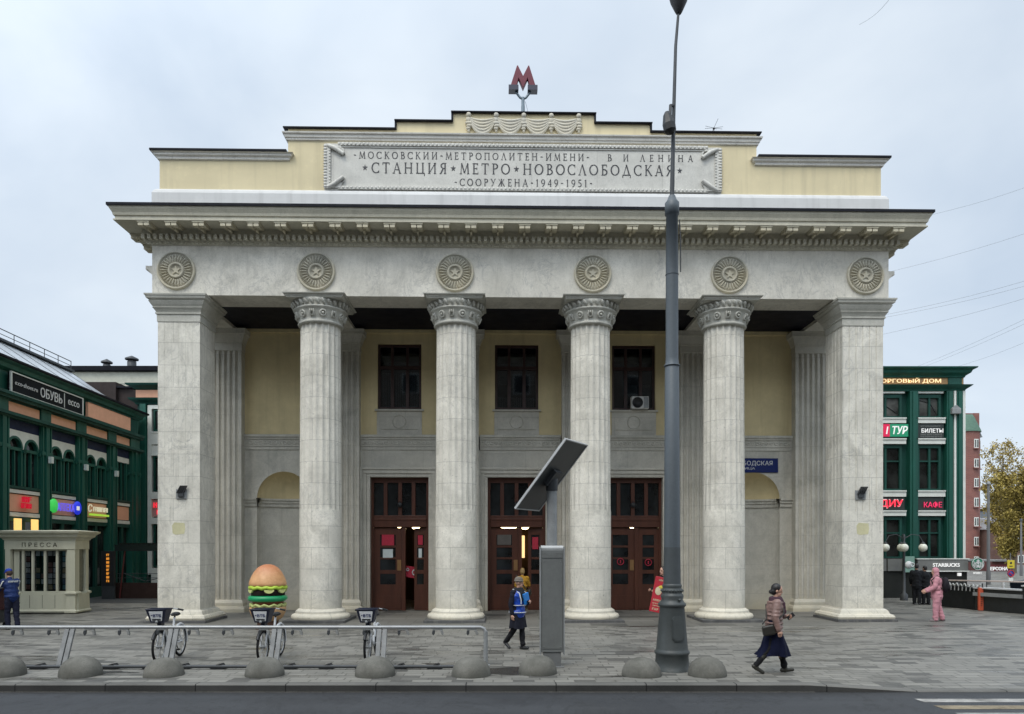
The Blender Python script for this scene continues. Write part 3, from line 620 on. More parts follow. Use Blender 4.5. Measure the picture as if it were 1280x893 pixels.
# --- upper windows
M_curt = plain('pale_curtain', (.5, .5, .48), .9, 0, .3, 6)
for i, c in enumerate(WX):
    b = MB(); y0 = WR+.1; wz0, wz1 = 7.47, 9.92; H = .81; tr = 9.06
    for a, e in ((-H, -H+.09), (H-.09, H)): b.box(a, e, y0, y0+.14, wz0, wz1)
    b.box(-H+.09, H-.09, y0, y0+.14, wz1-.1, wz1); b.box(-H+.09, H-.09, y0, y0+.14, wz0, wz0+.12); b.box(-H+.09, H-.09, y0-.01, y0+.13, tr-.06, tr+.06)
    for xx in (-.28, .28): b.box(xx-.06, xx+.06, y0+.01, y0+.12, wz0+.12, tr-.06); b.box(xx-.05, xx+.05, y0+.01, y0+.12, tr+.06, wz1-.1)
    wi = b.build('window', M_wood2, ST, (c, 0, 0), bevel=.008)
    MB().box(-H+.05, H-.05, y0+.07, y0+.08, wz0+.1, wz1-.08).build('pane', M_glass, wi)
    bt = y0+.22
    for k, (xa, xb) in enumerate(((-.68, -.36), (-.2, .2), (.36, .68))):
        b = MB(); zz = wz0+.12; hh = (1.32, 1.3, 1.36)[k]
        if i == 1 or (i == 0):
            for q in range(5): b.box(xa+(xb-xa)*q/5, xa+(xb-xa)*(q+.8)/5, bt+.02*(q % 2), bt+.03+.02*(q % 2), zz, zz+(.42 if i == 1 else hh))
            if i == 1 and k != 1: b.box(xa, xb, bt+.05, bt+.06, zz+.9, zz+1.25)
        elif k > 0: b.box(xa, xb, bt, bt+.02, zz, zz+.9)
        if b.v: b.build('curtain', M_curt, wi)
    b = MB(); b.box(-H-.02, H+.02, WR-.03, WR+.02, 6.54, 7.44); b.torus((0, WR-.035, 7.03), .24, .02, 'y', 32, 6); b.box(-.68, .68, WR-.06, WR-.03, 6.74, 6.77); b.box(-.9, .9, WR-.09, WR+.02, 7.42, 7.48)
    b.build('window_apron', M_rear, ST, (c, 0, 0))
MB().box(-11.3, 11.3, WR+2.2, WR+2.3, 6.6, 11.8).build('upper_room_wall', plain('dim_room_wall', (.1, .095, .085), .9), ST)
MB().box(-11.3, 11.3, WR+.42, WR+8, 6.3, 6.5).build('upper_room_floor', plain('dim_room_floor', (.08, .07, .06), .9), ST)
# --- entrances
M_stick = plain('red_sticker', (.45, .02, .05), .5, 0, .3, 20); M_paper = plain('notice_paper', (.6, .66, .66), .6); M_hand = plain('brass_push_plate', (.35, .2, .09), .35, .5)
def ring_sticker(b, x, y, z, r=.12):
    b.m = 0; b.torus((x, y, z), r, .016, 'y', 20, 6); b.box(x-.02, x+.02, y-.01, y, z-.06, z+.06)
for i, c in enumerate(WX):
    b = MB(); y = WR
    for o0, o1, d in ((0, .13, .06), (.13, .27, .1), (.27, .36, .14)):
        for s in (-1, 1): b.box(min(s*(DH+o0), s*(DH+o1)), max(s*(DH+o0), s*(DH+o1)), y-d, y+.02, 0, 4.97+o0)
        b.box(-DH-o1, DH+o1, y-d, y+.02, 4.97+o0, 4.97+o1)
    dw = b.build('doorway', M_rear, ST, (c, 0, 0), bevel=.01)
    b = MB(); y0 = WR+.16; L = DH
    for s in (-1, 1): b.box(min(s*L, s*(L-.1)), max(s*L, s*(L-.1)), y0, y0+.18, 0, 4.97)
    b.box(-L+.1, L-.1, y0, y0+.18, 4.78, 4.97); b.box(-L+.1, L-.1, y0-.03, y0+.2, 3.12, 3.36); b.box(-L+.1, L-.1, y0-.05, y0+.2, 3.36, 3.46); b.box(-L+.1, L-.1, y0, y0+.18, 3.46, 3.56)
    for xx in (-.54, 0, .5): b.box(xx-.07, xx+.07, y0, y0+.16, 3.56, 4.78)
    b.box(.06, .2, y0, y0+.18, 0, 3.12)
    b.build('door_frame', M_wood, dw, bevel=.01)
    MB().box(-L+.08, L-.08, y0+.09, y0+.1, 3.5, 4.8).build('transom_pane', M_dglass, dw)
    b = MB(); b.ell((0, y0-.06, 3.95), (.1, .07, .1)); b.tube([(0, y0-.03, 4.1), (0, y0-.03, 3.95)], .02, 6); b.build('door_camera', M_black, dw)
    def leaf(x0, x1, ang, hinge):
        ww = x1-x0; b = MB(); px0, px1 = (.22*ww, .78*ww)
        b.box(0, ww, 0, .06, .02, .72); b.box(0, px0, 0, .06, .72, 3.08); b.box(px1, ww, 0, .06, .72, 3.08)
        zs = [.72, 1.06, 1.42, 1.56, 1.94, 2.08, 2.46, 2.58, 2.86, 3.08]
        for q in range(1, len(zs)-2, 2): pass
        for za, zb in ((.72, .98), (1.38, 1.52), (1.92, 2.0), (2.36, 2.44), (2.84, 3.08)): b.box(px0, px1, 0, .06, za, zb)
        b.box(.03*ww, .97*ww, -.012, 0, .1, .55)
        lf = None
        b.T = Matrix.Identity(4)
        d = MB(); 
        T = Matrix.Translation((x0 if hinge == 'l' else x1, y0+.05, 0)) @ Matrix.Rotation(ang, 4, 'Z') @ Matrix.Translation((0 if hinge == 'l' else -ww, 0, 0))
        d.T = T; d.merge(b); d.T = Matrix(); d.build('door_leaf', M_wood, dw)
        g = MB(); g.T = T; g.box(px0, px1, .02, .03, .98, 2.84); g.build('door_pane', M_dglass, dw)
        return T, ww
    T, ww = leaf(-L+.1, .06, 0, 'l')
    hn = MB(); hn.T = T; hn.box(ww*.84, ww*.98, -.03, 0, 1.5, 1.9); hn.build('push_plate', M_hand, dw)
    st = MB(); st.T = T
    if i == 0: st.box(ww*.28, ww*.72, -.006, -.001, 2.44, 2.84)
    if i == 2: ring_sticker(st, ww*.5, -.006, 1.73+.1)
    if i != 1: st.build('red_sticker', M_stick, dw)
    st = MB(); st.T = T
    if i == 0: st.box(ww*.32, ww*.68, -.004, -.001, 1.98, 2.3)
    elif i == 1: st.box(ww*.25, ww*.75, -.004, -.001, 2.46, 2.84)
    if i < 2: st.build('paper_notice', M_paper if i == 0 else plain('dim_notice', (.12, .11, .1), .6), dw)
    T2, w2 = leaf(.5 if i == 0 else .2 if i == 2 else .42, L-.1, 0 if i == 2 else R(-12), 'r')
    st = MB(); st.T = T2
    if i == 2:
        ring_sticker(st, w2*.5, -.008, 1.8)
    elif i == 0:
        st.box(w2*.3, w2*.7, -.006, -.001, 2.46, 2.82)
        st2 = MB(); st2.T = T2; st2.box(w2*.36, w2*.62, -.004, -.001, 1.98, 2.32); st2.build('paper_notice', M_paper, dw)
    else: st.box(w2*.3, w2*.7, -.006, -.001, 2.3, 2.75)
    st.build('red_sticker', M_stick, dw)
    if i == 0:
        g = MB(); g.T = Matrix.Translation((.35, y0+.3, 1.45)) @ Matrix.Rotation(R(10), 4, 'Y'); g.box(-.26, .3, 0, .01, -.22, .2); g.m = 1; g.torus((.18, -.01, 0), .1, .025, 'y', 20, 6); g.torus((-.12, -.01, .06), .05, .015, 'y', 14, 6); g.build('red_sticker', [M_stick, M_paper], dw)
    if i == 2: pass
# vestibule behind the doors with its warm lamps
b = MB(); b.box(-6.4, 6.4, WR+6, WR+6.1, 0, 3.4); b.box(-6.5, -6.4, WR+.41, WR+6.1, 0, 3.4); b.box(6.4, 6.5, WR+.41, WR+6.1, 0, 3.4); b.box(-6.5, 6.5, WR+.41, WR+6.1, 3.4, 3.5)
vest = b.build('vestibule', plain('vestibule_wall', (.1, .065, .04), .7), ST)
b = MB()
for c in WX: b.box(c-.2, c+.2, WR+5.6, WR+5.95, 0, 3.0); b.box(c-2.2, c-1.9, WR+3, WR+3.3, 0, 3.4)
b.build('inner_door_posts', M_wood, vest)
M_lamp = emitter('warm_lamp_glow', (1, .74, .4), 7)
for c in WX:
    MB().ell((c+.38, WR+2.0, 3.18), (.16, .16, .1)).build('warm_lamp_or_wall_glow', M_lamp, vest); MB().ell((c-.5, WR+3.6, 3.25), (.1, .1, .07)).build('warm_lamp_or_wall_glow', M_lamp, vest)
MB().ell((WX[1]-.25, WR+1.6, 3.16), (.3, .08, .06)).build('warm_lamp_or_wall_glow', M_lamp, vest); MB().box(WX[1]+.25, WX[1]+.5, WR+5.5, WR+5.55, 1.9, 2.9).build('warm_lamp_or_wall_glow', emitter('warm_lit_wall', (1, .66, .3), 1.2), vest)  # last box is no lamp: its emission stands in for a lamplit wall
# ------------------------------------------------------------------ roof sign, antenna, fittings on the station
def st_at(x, y, z): return ST.matrix_basis @ Vector((x, y, z))
t = thing('metro_sign', 'dark red letter M on a grey forked post on the station roof', 'roof sign', st_at(0, .9, 16.2), R(1.1))
b = MB(); hw = .47; z0, z1 = 1.24, 2.0
pm = [(-hw, z0), (-hw, z0+.1), (-.41, z0+.1), (-.2, z1), (-.17, z1), (0, z0+.42), (.17, z1), (.2, z1), (.41, z0+.1), (hw, z0+.1), (hw, z0), (.16, z0), (.16, z0+.1), (.21, z0+.1), (.15, z0+.36), (0, z0+.02), (-.15, z0+.36), (-.21, z0+.1), (-.16, z0+.1), (-.16, z0)]
b.prism(pm, 'y', -.1, .1); b.build('letter', plain('dark_red_sign', (.13, .005, .022), .5, 0, .1), t, bevel=.008)
b = MB(); 
for s in (-1, 1): b.box(min(s*.15, s*.475), max(s*.15, s*.475), -.13, -.101, z0-.01, z0+.105)
b.box(-.475, -.15, -.14, .12, z0-.06, z0-.011); b.box(.15, .475, -.14, .12, z0-.06, z0-.011)
b.build('letter_foot', plain('dark_navy_metal', (.02, .02, .045), .4), t)
b = MB(); b.tube([(0, 0, 0), (0, 0, 1.0)], .055, 10); b.tube([(0, 0, .95), (-.1, 0, 1.0), (-.25, 0, 1.2)], .04, 8); b.tube([(0, 0, .95), (.1, 0, 1.0), (.25, 0, 1.2)], .04, 8); b.tube([(0, 0, .5), (0, 0, .72)], .062, 10)
b.tube([(.08, .05, .9), (.3, .1, .05)], .006, 5); b.build('post', plain('grey_blue_steel', (.16, .2, .23), .4, .4), t)
t = thing('antenna', 'thin grey whip antenna with star of rods on the right of the station roof', 'antenna', st_at(6.3, .8, 15.69), 0)
b = MB(); b.tube([(0, 0, 0), (0, 0, .52)], .014, 6); b.ell((0, 0, .5), .04, 8, 6); b.build('mast', M_dsteel, t)
b = MB()
for k in range(8):
    a = 2*math.pi*k/8+.2; b.tube([(0, 0, .52), (.3*math.cos(a), .3*math.sin(a), .52+.14*math.sin(2.3*k))], .006, 4)
b.build('rod', M_dsteel, t)
b = MB()
for k in range(4):
    a = 2*math.pi*k/4+.6; b.tube([(0, 0, .42), (.27*math.cos(a), .27*math.sin(a), 0)], .008, 4)
b.build('stay', M_dsteel, t)
for s, lb in ((-1, 'small grey spotlight with black fins fixed to the left corner pier'), (1, 'small grey spotlight with black fins fixed to the right corner pier')):
    t = thing('wall_light', lb, 'wall light', st_at(s*10.72 + (-.05 if s < 0 else .05), 0, 4.05), R(1.1), 'spotlights on the corner piers')
    MB().box(-.17, .17, -.03, -.002, -.16, .14).build('back_plate', M_alu, t, bevel=.006)
    b = MB(); b.box(-.09, .09, -.1, -.03, -.1, .02); b.build('lamp_body', M_dsteel, t, bevel=.01)
    b = MB()
    for k in range(4): b.box(-.12+.06*k, -.09+.06*k, -.12, -.04, .02, .25)
    b.T = Matrix(); o = b.build('cooling_fin', M_black, t)
    for v in o.data.vertices: v.co.x += (v.co.z-.02)*.5
t = thing('air_conditioner', 'white air conditioner unit in the lower right of the right upper window', 'air conditioner', st_at(4.24, 3.95, 7.5), R(1.1))
MB().box(-.13, .52, -.24, .06, 0, .46).build('casing', plain('white_plastic', (.6, .6, .58), .5), t, bevel=.02)
b = MB(); b.T = Matrix.Translation((.1, -.245, .23)) @ Matrix.Rotation(R(90), 4, 'X'); b.lathe([(.2, -.004), (.2, .01), (.17, .012), (.17, .0), (0, .0)], 24); b.build('fan_grille', M_black, t)
MB().box(.33, .5, -.252, -.24, .03, .43).build('side_panel', M_alu, t)
# street-name plate on the right of the portico
t = thing('street_sign', 'dark blue street name plate above the right niche, partly behind a column', 'street sign', st_at(8.35, 3.95, 5.43), R(1.1))
MB().box(-1.45, 1.31, -.05, -.002, -.27, .27).build('plate', plain('dark_blue_enamel', (.006, .018, .11), .25, 0, .08), t, bevel=.02)
placed(text_mb('НОВОСЛОБОДСКАЯ', 2.3, .2, .006, bold=.0), (-.06, -.054, .07)).build('street_name', M_wpaint, t)
placed(text_mb('УЛИЦА', .66, .1, .006), (.1, -.054, -.12)).build('street_type', M_wpaint, t)
t = thing('survey_mark', 'small round survey mark on the wall of the right niche', 'wall plaque', st_at(8.15, 4.52, 3.27), R(1.1))
b = MB(); b.T = Matrix.Rotation(R(90), 4, 'X'); b.lathe([(.17, -.04), (.17, .04), (.13, .055), (.13, .03), (0, .03)], 24); b.build('disc', M_alu, t)
b = MB(); b.box(-.025, .025, -.06, -.04, -.09, .09); b.box(-.08, .08, -.058, -.041, -.02, .02); b.build('mark', M_black, t)

t = thing('opposite_house', 'long grey brown house across the street behind the viewer, seen only in window reflections', 'building', (0, -24, 0))
MB().box(-75, 75, -12, 0, -.2, 24).build('wall', plain('opposite_render', (.2, .17, .14), .9, 0, .2, 1), t)
b = MB(); b.mould([(.0, 24), (.3, 24.2), (.5, 24.6), (-.5, 24.8)], -75, 75, -12, 0); b.build('roof', M_roofdark, t)
ow = None
for q in range(24):
    for r0 in (1.0, 4.6, 8.2, 11.8, 15.4, 19.0):
        if ow is None:
            ow = MB().box(-.9, .9, -.05, .06, 0, 2.1).build('window', M_offw, t, (-69, 0, r0)); MB().box(-.8, .8, .061, .08, .1, 2.0).build('pane', M_dglass, ow)
        else: dup(ow, (-69+q*6, 0, r0))

# ------------------------------------------------------------------ green building on the left (wall runs away from the camera)
WY0, WY1 = 17.0, 38.3
def wx(Y): return -17.87-.054*Y
GA = math.atan2(-1, .054)                     # local +x runs from the far corner towards the camera
gorg = Vector((wx(WY1), WY1, 0)); gd = Vector((.054, -1, 0)).normalized()
GB = thing('green_shopping_building', 'dark green shopping building with arched windows and a sloped glass roof on the left', 'building', gorg, math.atan2(gd.y, gd.x))
def u(Y): return (WY1-Y)*math.sqrt(1+.054**2)
# local frame: x towards camera along the wall, y>0 = towards the square (outwards), z up
GLn = u(WY0)
M_green_l = M_green
b = MB(); b.box(-.3, GLn, -7, -.25, 0, 8.9); b.build('wall', M_green2, GB)
def zz(y): return 2.35+(685-y)*.0308
bays = [(29.8, 27.71), (32.5, 30.5), (35.3, 33.3), (37.6, 36.1), (27.0, 24.9), (24.2, 22.1), (21.4, 19.3)]
bays = [(u(a), u(c)) for a, c in bays]        # (start nearer the far corner, end nearer the camera)
bays_s = sorted(bays)
pil_edges = []; prev = -.3
for a, c in bays_s: pil_edges.append((prev, a)); prev = c
pil_edges.append((prev, GLn))
for a, c in pil_edges:
    b = MB(); b.box(a, c, -.25, .0, 0, 8.2)
    m = (a+c)/2; 
    if c-a > .3: b.box(m-.12, m+.12, 0, .08, .3, 7.4); b.box(a+.03, a+.1, 0, .05, .3, 7.4); b.box(c-.1, c-.03, 0, .05, .3, 7.4)
    b.box(a-.02, c+.02, -.24, .06, 6.2, 6.35)
    b.build('wall_pilaster', M_green, GB)
b = MB(); b.box(-.4, GLn, -.25, .22, 8.22, 8.34); b.box(-.4, GLn, -.25, .14, 8.1, 8.22); b.box(-.4, GLn, -.25, .2, 7.46, 7.58); b.box(-.4, GLn, -.25, .1, 7.38, 7.46)
b.build('string_course', M_green2, GB)
b = MB(); b.mould([(0, 8.34), (.02, 9.15), (.18, 9.25), (.22, 9.4), (.35, 9.47), (.38, 9.55), (-.2, 9.62)], -.3, GLn, -7, -.1); b.build('parapet', M_green, GB)
b = MB(); b.mould([(.385, 9.5), (.42, 9.53), (.42, 9.6), (-.2, 9.68)], -.3, GLn, -7, -.1); b.build('roof_edge', M_roofdark, GB)
for q, (a, c) in enumerate(bays_s):
    one = q == 0
    fb = MB()
    fb.m = 0; fb.box(a, c, -.2, -.08, 7.58, 7.66); fb.m = 1; fb.box(a+.03, c-.03, -.2, -.06, 7.66, 8.02); fb.m = 0; fb.box(a, c, -.2, -.08, 8.02, 8.1)
    fb.m = 2; fb.box(a, c, -.2, -.1, 6.98, 7.38)
    fb.m = 3
    zs, zt = 6.28, 6.98
    mid = (a+c)/2; hwid = (c-a)/4-.06
    cs = [(a+mid)/2, (mid+c)/2] if not one else []
    # white spandrel with arch cut-outs
    if cs:
        for k, cc in enumerate(cs):
            x0, x1 = (a, mid) if k == 0 else (mid, c)
            pts = [(cc-hwid*math.cos(math.pi*i/14), zs+hwid*math.sin(math.pi*i/14)) for i in range(15)]
            fb.prism([(x0, zs-.02)]+pts+[(x1, zs-.02), (x1, zt), (x0, zt)], 'y', -.18, -.1)
    else: fb.box(a, c, -.18, -.1, 6.72, 6.98)
    fb.m = 3; fb.box(a+.02, c-.02, -.2, -.05, 4.5, 4.64); fb.box(a+.02, c-.02, -.2, -.05, 3.58, 3.74)
    fb.m = 1; fb.box(a+.04, c-.04, -.2, -.09, 3.78, 4.46); fb.m = 0; fb.box(a, c, -.2, -.02, 4.68, 4.78); fb.box(a, c, -.2, -.06, 3.4, 3.56)
    fb.m = 0; fb.box(a, c, -.22, -.1, 0, .5); fb.box(mid-.1, mid+.1, -.2, -.08, .5, 3.4)
    fb.build('wall_panel', [M_green2, M_peach, M_navy, M_offw], GB)
    for cc in (cs or [mid]):
        hw_ = hwid if cs else (c-a)/2-.25
        wb = MB()
        if cs:
            n = 14; o_ = [(cc-(hw_+.0)*math.cos(math.pi*i/n), zs+hw_*math.sin(math.pi*i/n)) for i in range(n+1)]; i_ = [(cc-(hw_-.09)*math.cos(math.pi*i/n), zs+(hw_-.09)*math.sin(math.pi*i/n)) for i in range(n+1)]
            for i in range(n): wb.prism([o_[i], o_[i+1], i_[i+1], i_[i]], 'y', -.22, -.06)
            wb.box(cc-hw_, cc+hw_, -.22, -.08, zs-.1, zs+.02)
        zt2 = zs-.1 if cs else 6.72
        for s in (-1, 1): wb.box(min(cc+s*hw_, cc+s*(hw_-.09)), max(cc+s*hw_, cc+s*(hw_-.09)), -.22, -.08, 4.8, zt2)
        wb.box(cc-.03, cc+.03, -.2, -.1, 4.8, zt2)
        for s in (-1, 1): wb.box(min(cc+s*(hw_-.02), cc+s*(hw_+.12)), max(cc+s*(hw_-.02), cc+s*(hw_+.12)), -.21, .0, zs-.16, zs-.02)
        wf = wb.build('window', M_green, GB)
        MB().box(cc-hw_+.02, cc+hw_-.02, -.245, -.215, 4.8, (zs+hw_*.99 if cs else 6.72)).build('pane', M_dglass, wf) if not cs else MB().prism([(cc-hw_+.02, 4.8), (cc+hw_-.02, 4.8)]+[(cc+(hw_-.02)*math.cos(math.pi*i/14), zs+(hw_-.02)*math.sin(math.pi*i/14)) for i in range(15)], 'y', -.248, -.215).build('pane', M_dglass, wf)
    for x0, x1 in ((a+.1, mid-.1), (mid+.1, c-.1)):
        MB().box(x0, x1, -.245, -.2, .5, 3.4).build('shop_window', M_dglass, GB)
# glowing shop lamps behind the first bay
bn = sorted(bays)[3]
M_warm = emitter('warm_shop_light', (.9, .55, .17), .85)
for x in (bn[1]-.45, bn[0]+.55):
    l_ = tag(placed(MB().box(-.2, .2, -.03, .03, -.4, .4), gorg+gd*x+Vector((.06, 0, 3.1)), math.atan2(gd.y, gd.x)).build('shop_window_light', M_warm), 'warm yellow lit panel in the shop window above the kiosk, ' + ('nearer the left picture edge' if x > bn[0]+1 else 'nearer the pharmacy sign'), 'shop light', 'lit panels above the press kiosk')
# sloped glass roof with ridge railing
b = MB(); zr0, zr1 = 9.66, 12.15
b.prism([(-.9, zr0), (-4.6, zr1), (-6.8, zr1), (-6.8, zr0)], 'x', -2.2, GLn); b.build('glass_roof', M_sky, GB)
b = MB(); k = -2.2
while k < GLn: b.box(k-.04, k+.04, 0, 0, 0, 0) if False else b.prism([(-.88, zr0), (-4.6, zr1+.02), (-4.6, zr1+.005), (-.9, zr0)], 'x', k-.03, k+.03); k += 1.6
b.box(-2.2, GLn, -4.8, -4.4, zr1+.02, zr1+.12); b.build('roof_glazing_bars', M_dsteel, GB)
b = MB(); k = -2.2
while k < GLn: b.tube([(k, -4.6, zr1+.1), (k, -4.6, zr1+.62)], .02, 5); k += 1.25
b.tube([(-2.2, -4.6, zr1+.62), (GLn, -4.6, zr1+.62)], .025, 5); b.tube([(-2.2, -4.6, zr1+.38), (GLn, -4.6, zr1+.38)], .018, 5); b.build('roof_railing', M_dsteel, GB)
# wing facing the square, with white framed windows
b = MB(); b.m = 0; WX0, WX1, WYF = -20.6, -14.6, 39.3
GW = thing('green_wing_building', 'green and white building wing behind the left corner of the station', 'building', (WX0, WYF, 0))
W_ = WX1-WX0
MB().box(0, W_, .3, 8, 0, 10.4).build('wall', M_green2, GW)
b = MB(); b.mould([(0, 10.2), (.05, 10.3), (.25, 10.42), (.3, 10.52), (-.1, 10.55)], 0, W_, .1, 8); b.mould([(0, 11.0), (.1, 11.08), (.35, 11.2), (.4, 11.3), (-.2, 11.35)], 0, W_, .1, 8); b.build('cornice', M_green2, GW)
b = MB(); b.box(-.0, W_, .12, .3, 10.56, 10.99); b.build('peach_frieze', M_peach, GW)
b = MB(); b.box(.3, .62, -.06, .3, 0, 10.2); b.box(W_-.4, W_, -.06, .3, 0, 10.2); b.build('wall_pilaster', M_green, GW)
b = MB(); b.box(.68, W_-.4, .05, .3, 9.95, 10.15); b.box(.68, .9, .05, .3, .9, 9.95); b.box(.9, W_-.4, .05, .3, 8.0, 8.62); b.box(.9, W_-.4, .0, .3, 5.02, 5.4); b.box(.9, W_-.4, .0, .3, 3.65, 4.0); b.box(.9, W_-.4, .0, .3, .4, 1.25)
b.build('white_band', M_offw, GW)
b = MB(); b.box(.9, W_-.4, .08, .3, 7.45, 7.95); b.box(.9, W_-.4, .02, .3, 8.62, 8.7); b.box(.9, W_-.4, .02, .3, 7.38, 7.46); b.build('grey_panel', M_offw, GW)
MB().box(.9, W_-.4, .1, .3, 4.05, 4.98).build('sign_board', plain('pale_pink_panel', (.42, .3, .28), .7), GW)
for x0 in (1.0, 2.6, 4.2):
    for z0, z1 in ((8.74, 9.9), (5.45, 7.35), (1.3, 3.6)):
        if x0+1.2 > W_-.3: continue
        b = MB(); b.box(x0, x0+.08, .06, .24, z0, z1); b.box(x0+1.3, x0+1.38, .06, .24, z0, z1); b.box(x0+.08, x0+1.3, .06, .24, z1-.08, z1); b.box(x0+.08, x0+1.3, .06, .24, z0, z0+.08); b.box(x0+.64, x0+.72, .06, .24, z0+.08, z1-.08)
        wf = b.build('window', M_green2, GW); MB().box(x0+.04, x0+1.34, .16, .19, z0+.04, z1-.04).build('pane', M_dglass, wf)
b = placed(scrawl(1.5, .28, 6, .06, 3), (1.75, .05, 4.68)); b.merge(placed(scrawl(1.35, .26, 6, .06, 5), (1.85, .05, 4.3))); b.build('red_lettering', emitter('red_lit_letters', (.75, .03, .05), .8), GW)
# upper storey set back, with vents
t = thing('cream_rooftop_building', 'cream upper storey with a dark flat roof behind the green wing', 'building', (-27, 44, 0))
MB().box(0, 13, 0, 9, 0, 13.2).build('wall', plain('pale_cream_wall', (.5, .5, .42), .8), t)
b = MB(); b.mould([(.1, 13.1), (.25, 13.15), (.3, 13.4), (-.5, 13.5)], 0, 13, 0, 9); b.build('roof', M_roofdark, t)
for x, h, r in ((1.9, .22, .22), (3.45, .42, .26)):
    o = thing('roof_vent', 'short round roof vent with a hat, ' + ('lower left of the two on the cream storey' if x < 2 else 'taller right of the two on the cream storey'), 'roof vent', (-27+x, 44.6, 13.45), 0, 'vents on the cream storey')
    MB().lathe([(r, 0), (r, h), (r*.8, h+.05)], 16).build('vent_pipe', M_dsteel, o); MB().lathe([(r*1.5, h+.12), (r*1.5, h+.2), (.02, h+.38)], 16).build('vent_hat', M_dsteel, o); MB().tube([(0, 0, h), (0, 0, h+.2)], .04, 6).build('spindle', M_dsteel, o)
t = thing('brown_mansard_roof', 'dark brown sloped roof house between the glass roof and the cream storey', 'building', (-24.0, 40.4, 0))
b = MB(); b.prism([(0, 0), (5.2, 0), (5.2, 9.6), (2.6, 11.3), (.2, 11.3), (0, 10.6)], 'y', 0, 3.2); b.build('roof', M_roofb, t)
b = MB(); b.box(.2, 1.9, -.25, 1, 10.3, 11.6); b.build('chimney', M_roofb, t); b = MB(); b.box(-.1, 2.7, -.2, 3.3, 11.3, 11.38); b.build('ridge_cap', M_roofdark, t)
b = MB()
for k in range(4): b.tube([(.5+k*1.3, 2, 11.3), (.5+k*1.3, 2, 12.0)], .02, 5)
b.tube([(.5, 2, 12.0), (4.4, 2, 12.0)], .02, 5); b.build('roof_railing', M_dsteel, t)
# signs on the left building : placed on its wall (outward = towards the square)
grz = math.atan2(gd.y, gd.x)
def on_wall(Y, z, out): return gorg+gd*u(Y)+Vector((1, .054, 0)).normalized()*out+Vector((0, 0, z))
SRZ = math.atan2(1, -.054)   # sign local +x runs away from the camera (to the right on the wall)
def wall_sign(name, label, Y, z, out=.0): return thing(name, label, 'shop sign', on_wall(Y, z, out), SRZ)
t = wall_sign('shoe_shop_sign', 'long black shoe shop sign with white lettering under the left roof', 29.95, 8.74, .06)
b = MB(); b.box(-2.3, 2.7, -.08, .06, -.36, .36); b.build('board', plain('black_sign_board', (.01, .012, .014), .75, spec=.1), t)
b = MB(); b.box(-2.36, 2.76, -.11, -.04, .361, .4); b.box(-2.36, 2.76, -.11, -.04, -.4, -.361); b.box(-2.36, -2.301, -.11, -.04, -.36, .36); b.box(2.701, 2.76, -.11, -.04, -.36, .36); b.box(1.25, 1.28, -.1, -.081, -.3, .3); b.build('frame', M_offw, t)
placed(text_mb('e:co-shoes.ru', 1.45, .17, .01), (-1.38, -.09, .02)).build('small_lettering', M_wpaint, t)
placed(text_mb('ОБУВЬ', 1.55, .4, .02), (.3, -.1, 0)).build('lettering', M_wpaint, t)
placed(text_mb('ecco', .9, .22, .01), (2.0, -.09, .0)).build('small_lettering', M_wpaint, t)
t = wall_sign('blank_peach_sign', 'long blank peach sign board right of the shoe shop sign', 35.3, 8.74, .06)
MB().box(-2.1, 2.0, -.06, .06, -.34, .34).build('board', M_peach, t)
b = MB(); b.box(-2.15, 2.75, -.09, -.03, .345, .39); b.box(-2.15, 2.75, -.09, -.03, -.39, -.345); b.box(2.05, 2.75, -.05, .05, -.34, .34); b.build('frame', M_green2, t)
t = wall_sign('red_pictogram_sign', 'red two-row pictogram sign on a peach panel above the lit shop window', 28.75, 4.12, .0)
b = placed(scrawl(.55, .22, 2, .12, 4), (0, 0, .15)); b.merge(placed(scrawl(.6, .2, 2, .12, 9), (-.03, 0, -.1))); b.build('red_lettering', emitter('red_lit_sign', (.5, .01, .03), .5), t)
t = wall_sign('pharmacy_sign', 'lit pharmacy sign with green disc and blue lettering', 31.5, 4.14, .0)
M_gl = emitter('green_lit_disc', (.04, .5, .08), .6); M_bl = emitter('blue_lit_letters', (.12, .1, .7), .7); M_bd = emitter('blue_lit_disc', (.015, .03, .5), .8)
b = MB(); b.T = Matrix.Translation((-.92, -.05, 0)) @ Matrix.Rotation(R(90), 4, 'X'); b.lathe([(.3, -.04), (.3, .02), (0, .02)], 24); b.T = Matrix(); b.build('green_disc', M_gl, t)
placed(text_mb('АПТЕКА', 1.3, .34, .03), (.0, -.06, -.02)).build('lettering', M_bl, t)
b = MB(); b.T = Matrix.Translation((.95, -.1, 0)) @ Matrix.Rotation(R(90), 4, 'X'); b.lathe([(.3, -.09), (.3, -.04), (0, -.04)], 24); b.T = Matrix(); b.m = 1; b.box(.84, 1.06, -.075, -.061, -.1, .08); b.build('blue_disc', [M_bd, M_wsign], t)
t = wall_sign('food_shop_sign', 'lit white script sign with a lime green underline right of the pharmacy', 34.2, 4.12, .0)
b = placed(text_mb('С', .34, .36, .03, shear=.2), (-.75, -.08, .08)); b.merge(placed(scrawl(1.35, .22, 9, .03, 12), (.2, -.06, .05))); b.build('lettering', emitter('warm_white_letters', (.6, .58, .42), .5), t)
MB().box(-.75, .95, -.1, -.02, -.26, -.17).build('underline', emitter('lime_lit_bar', (.35, .6, .05), .6), t)
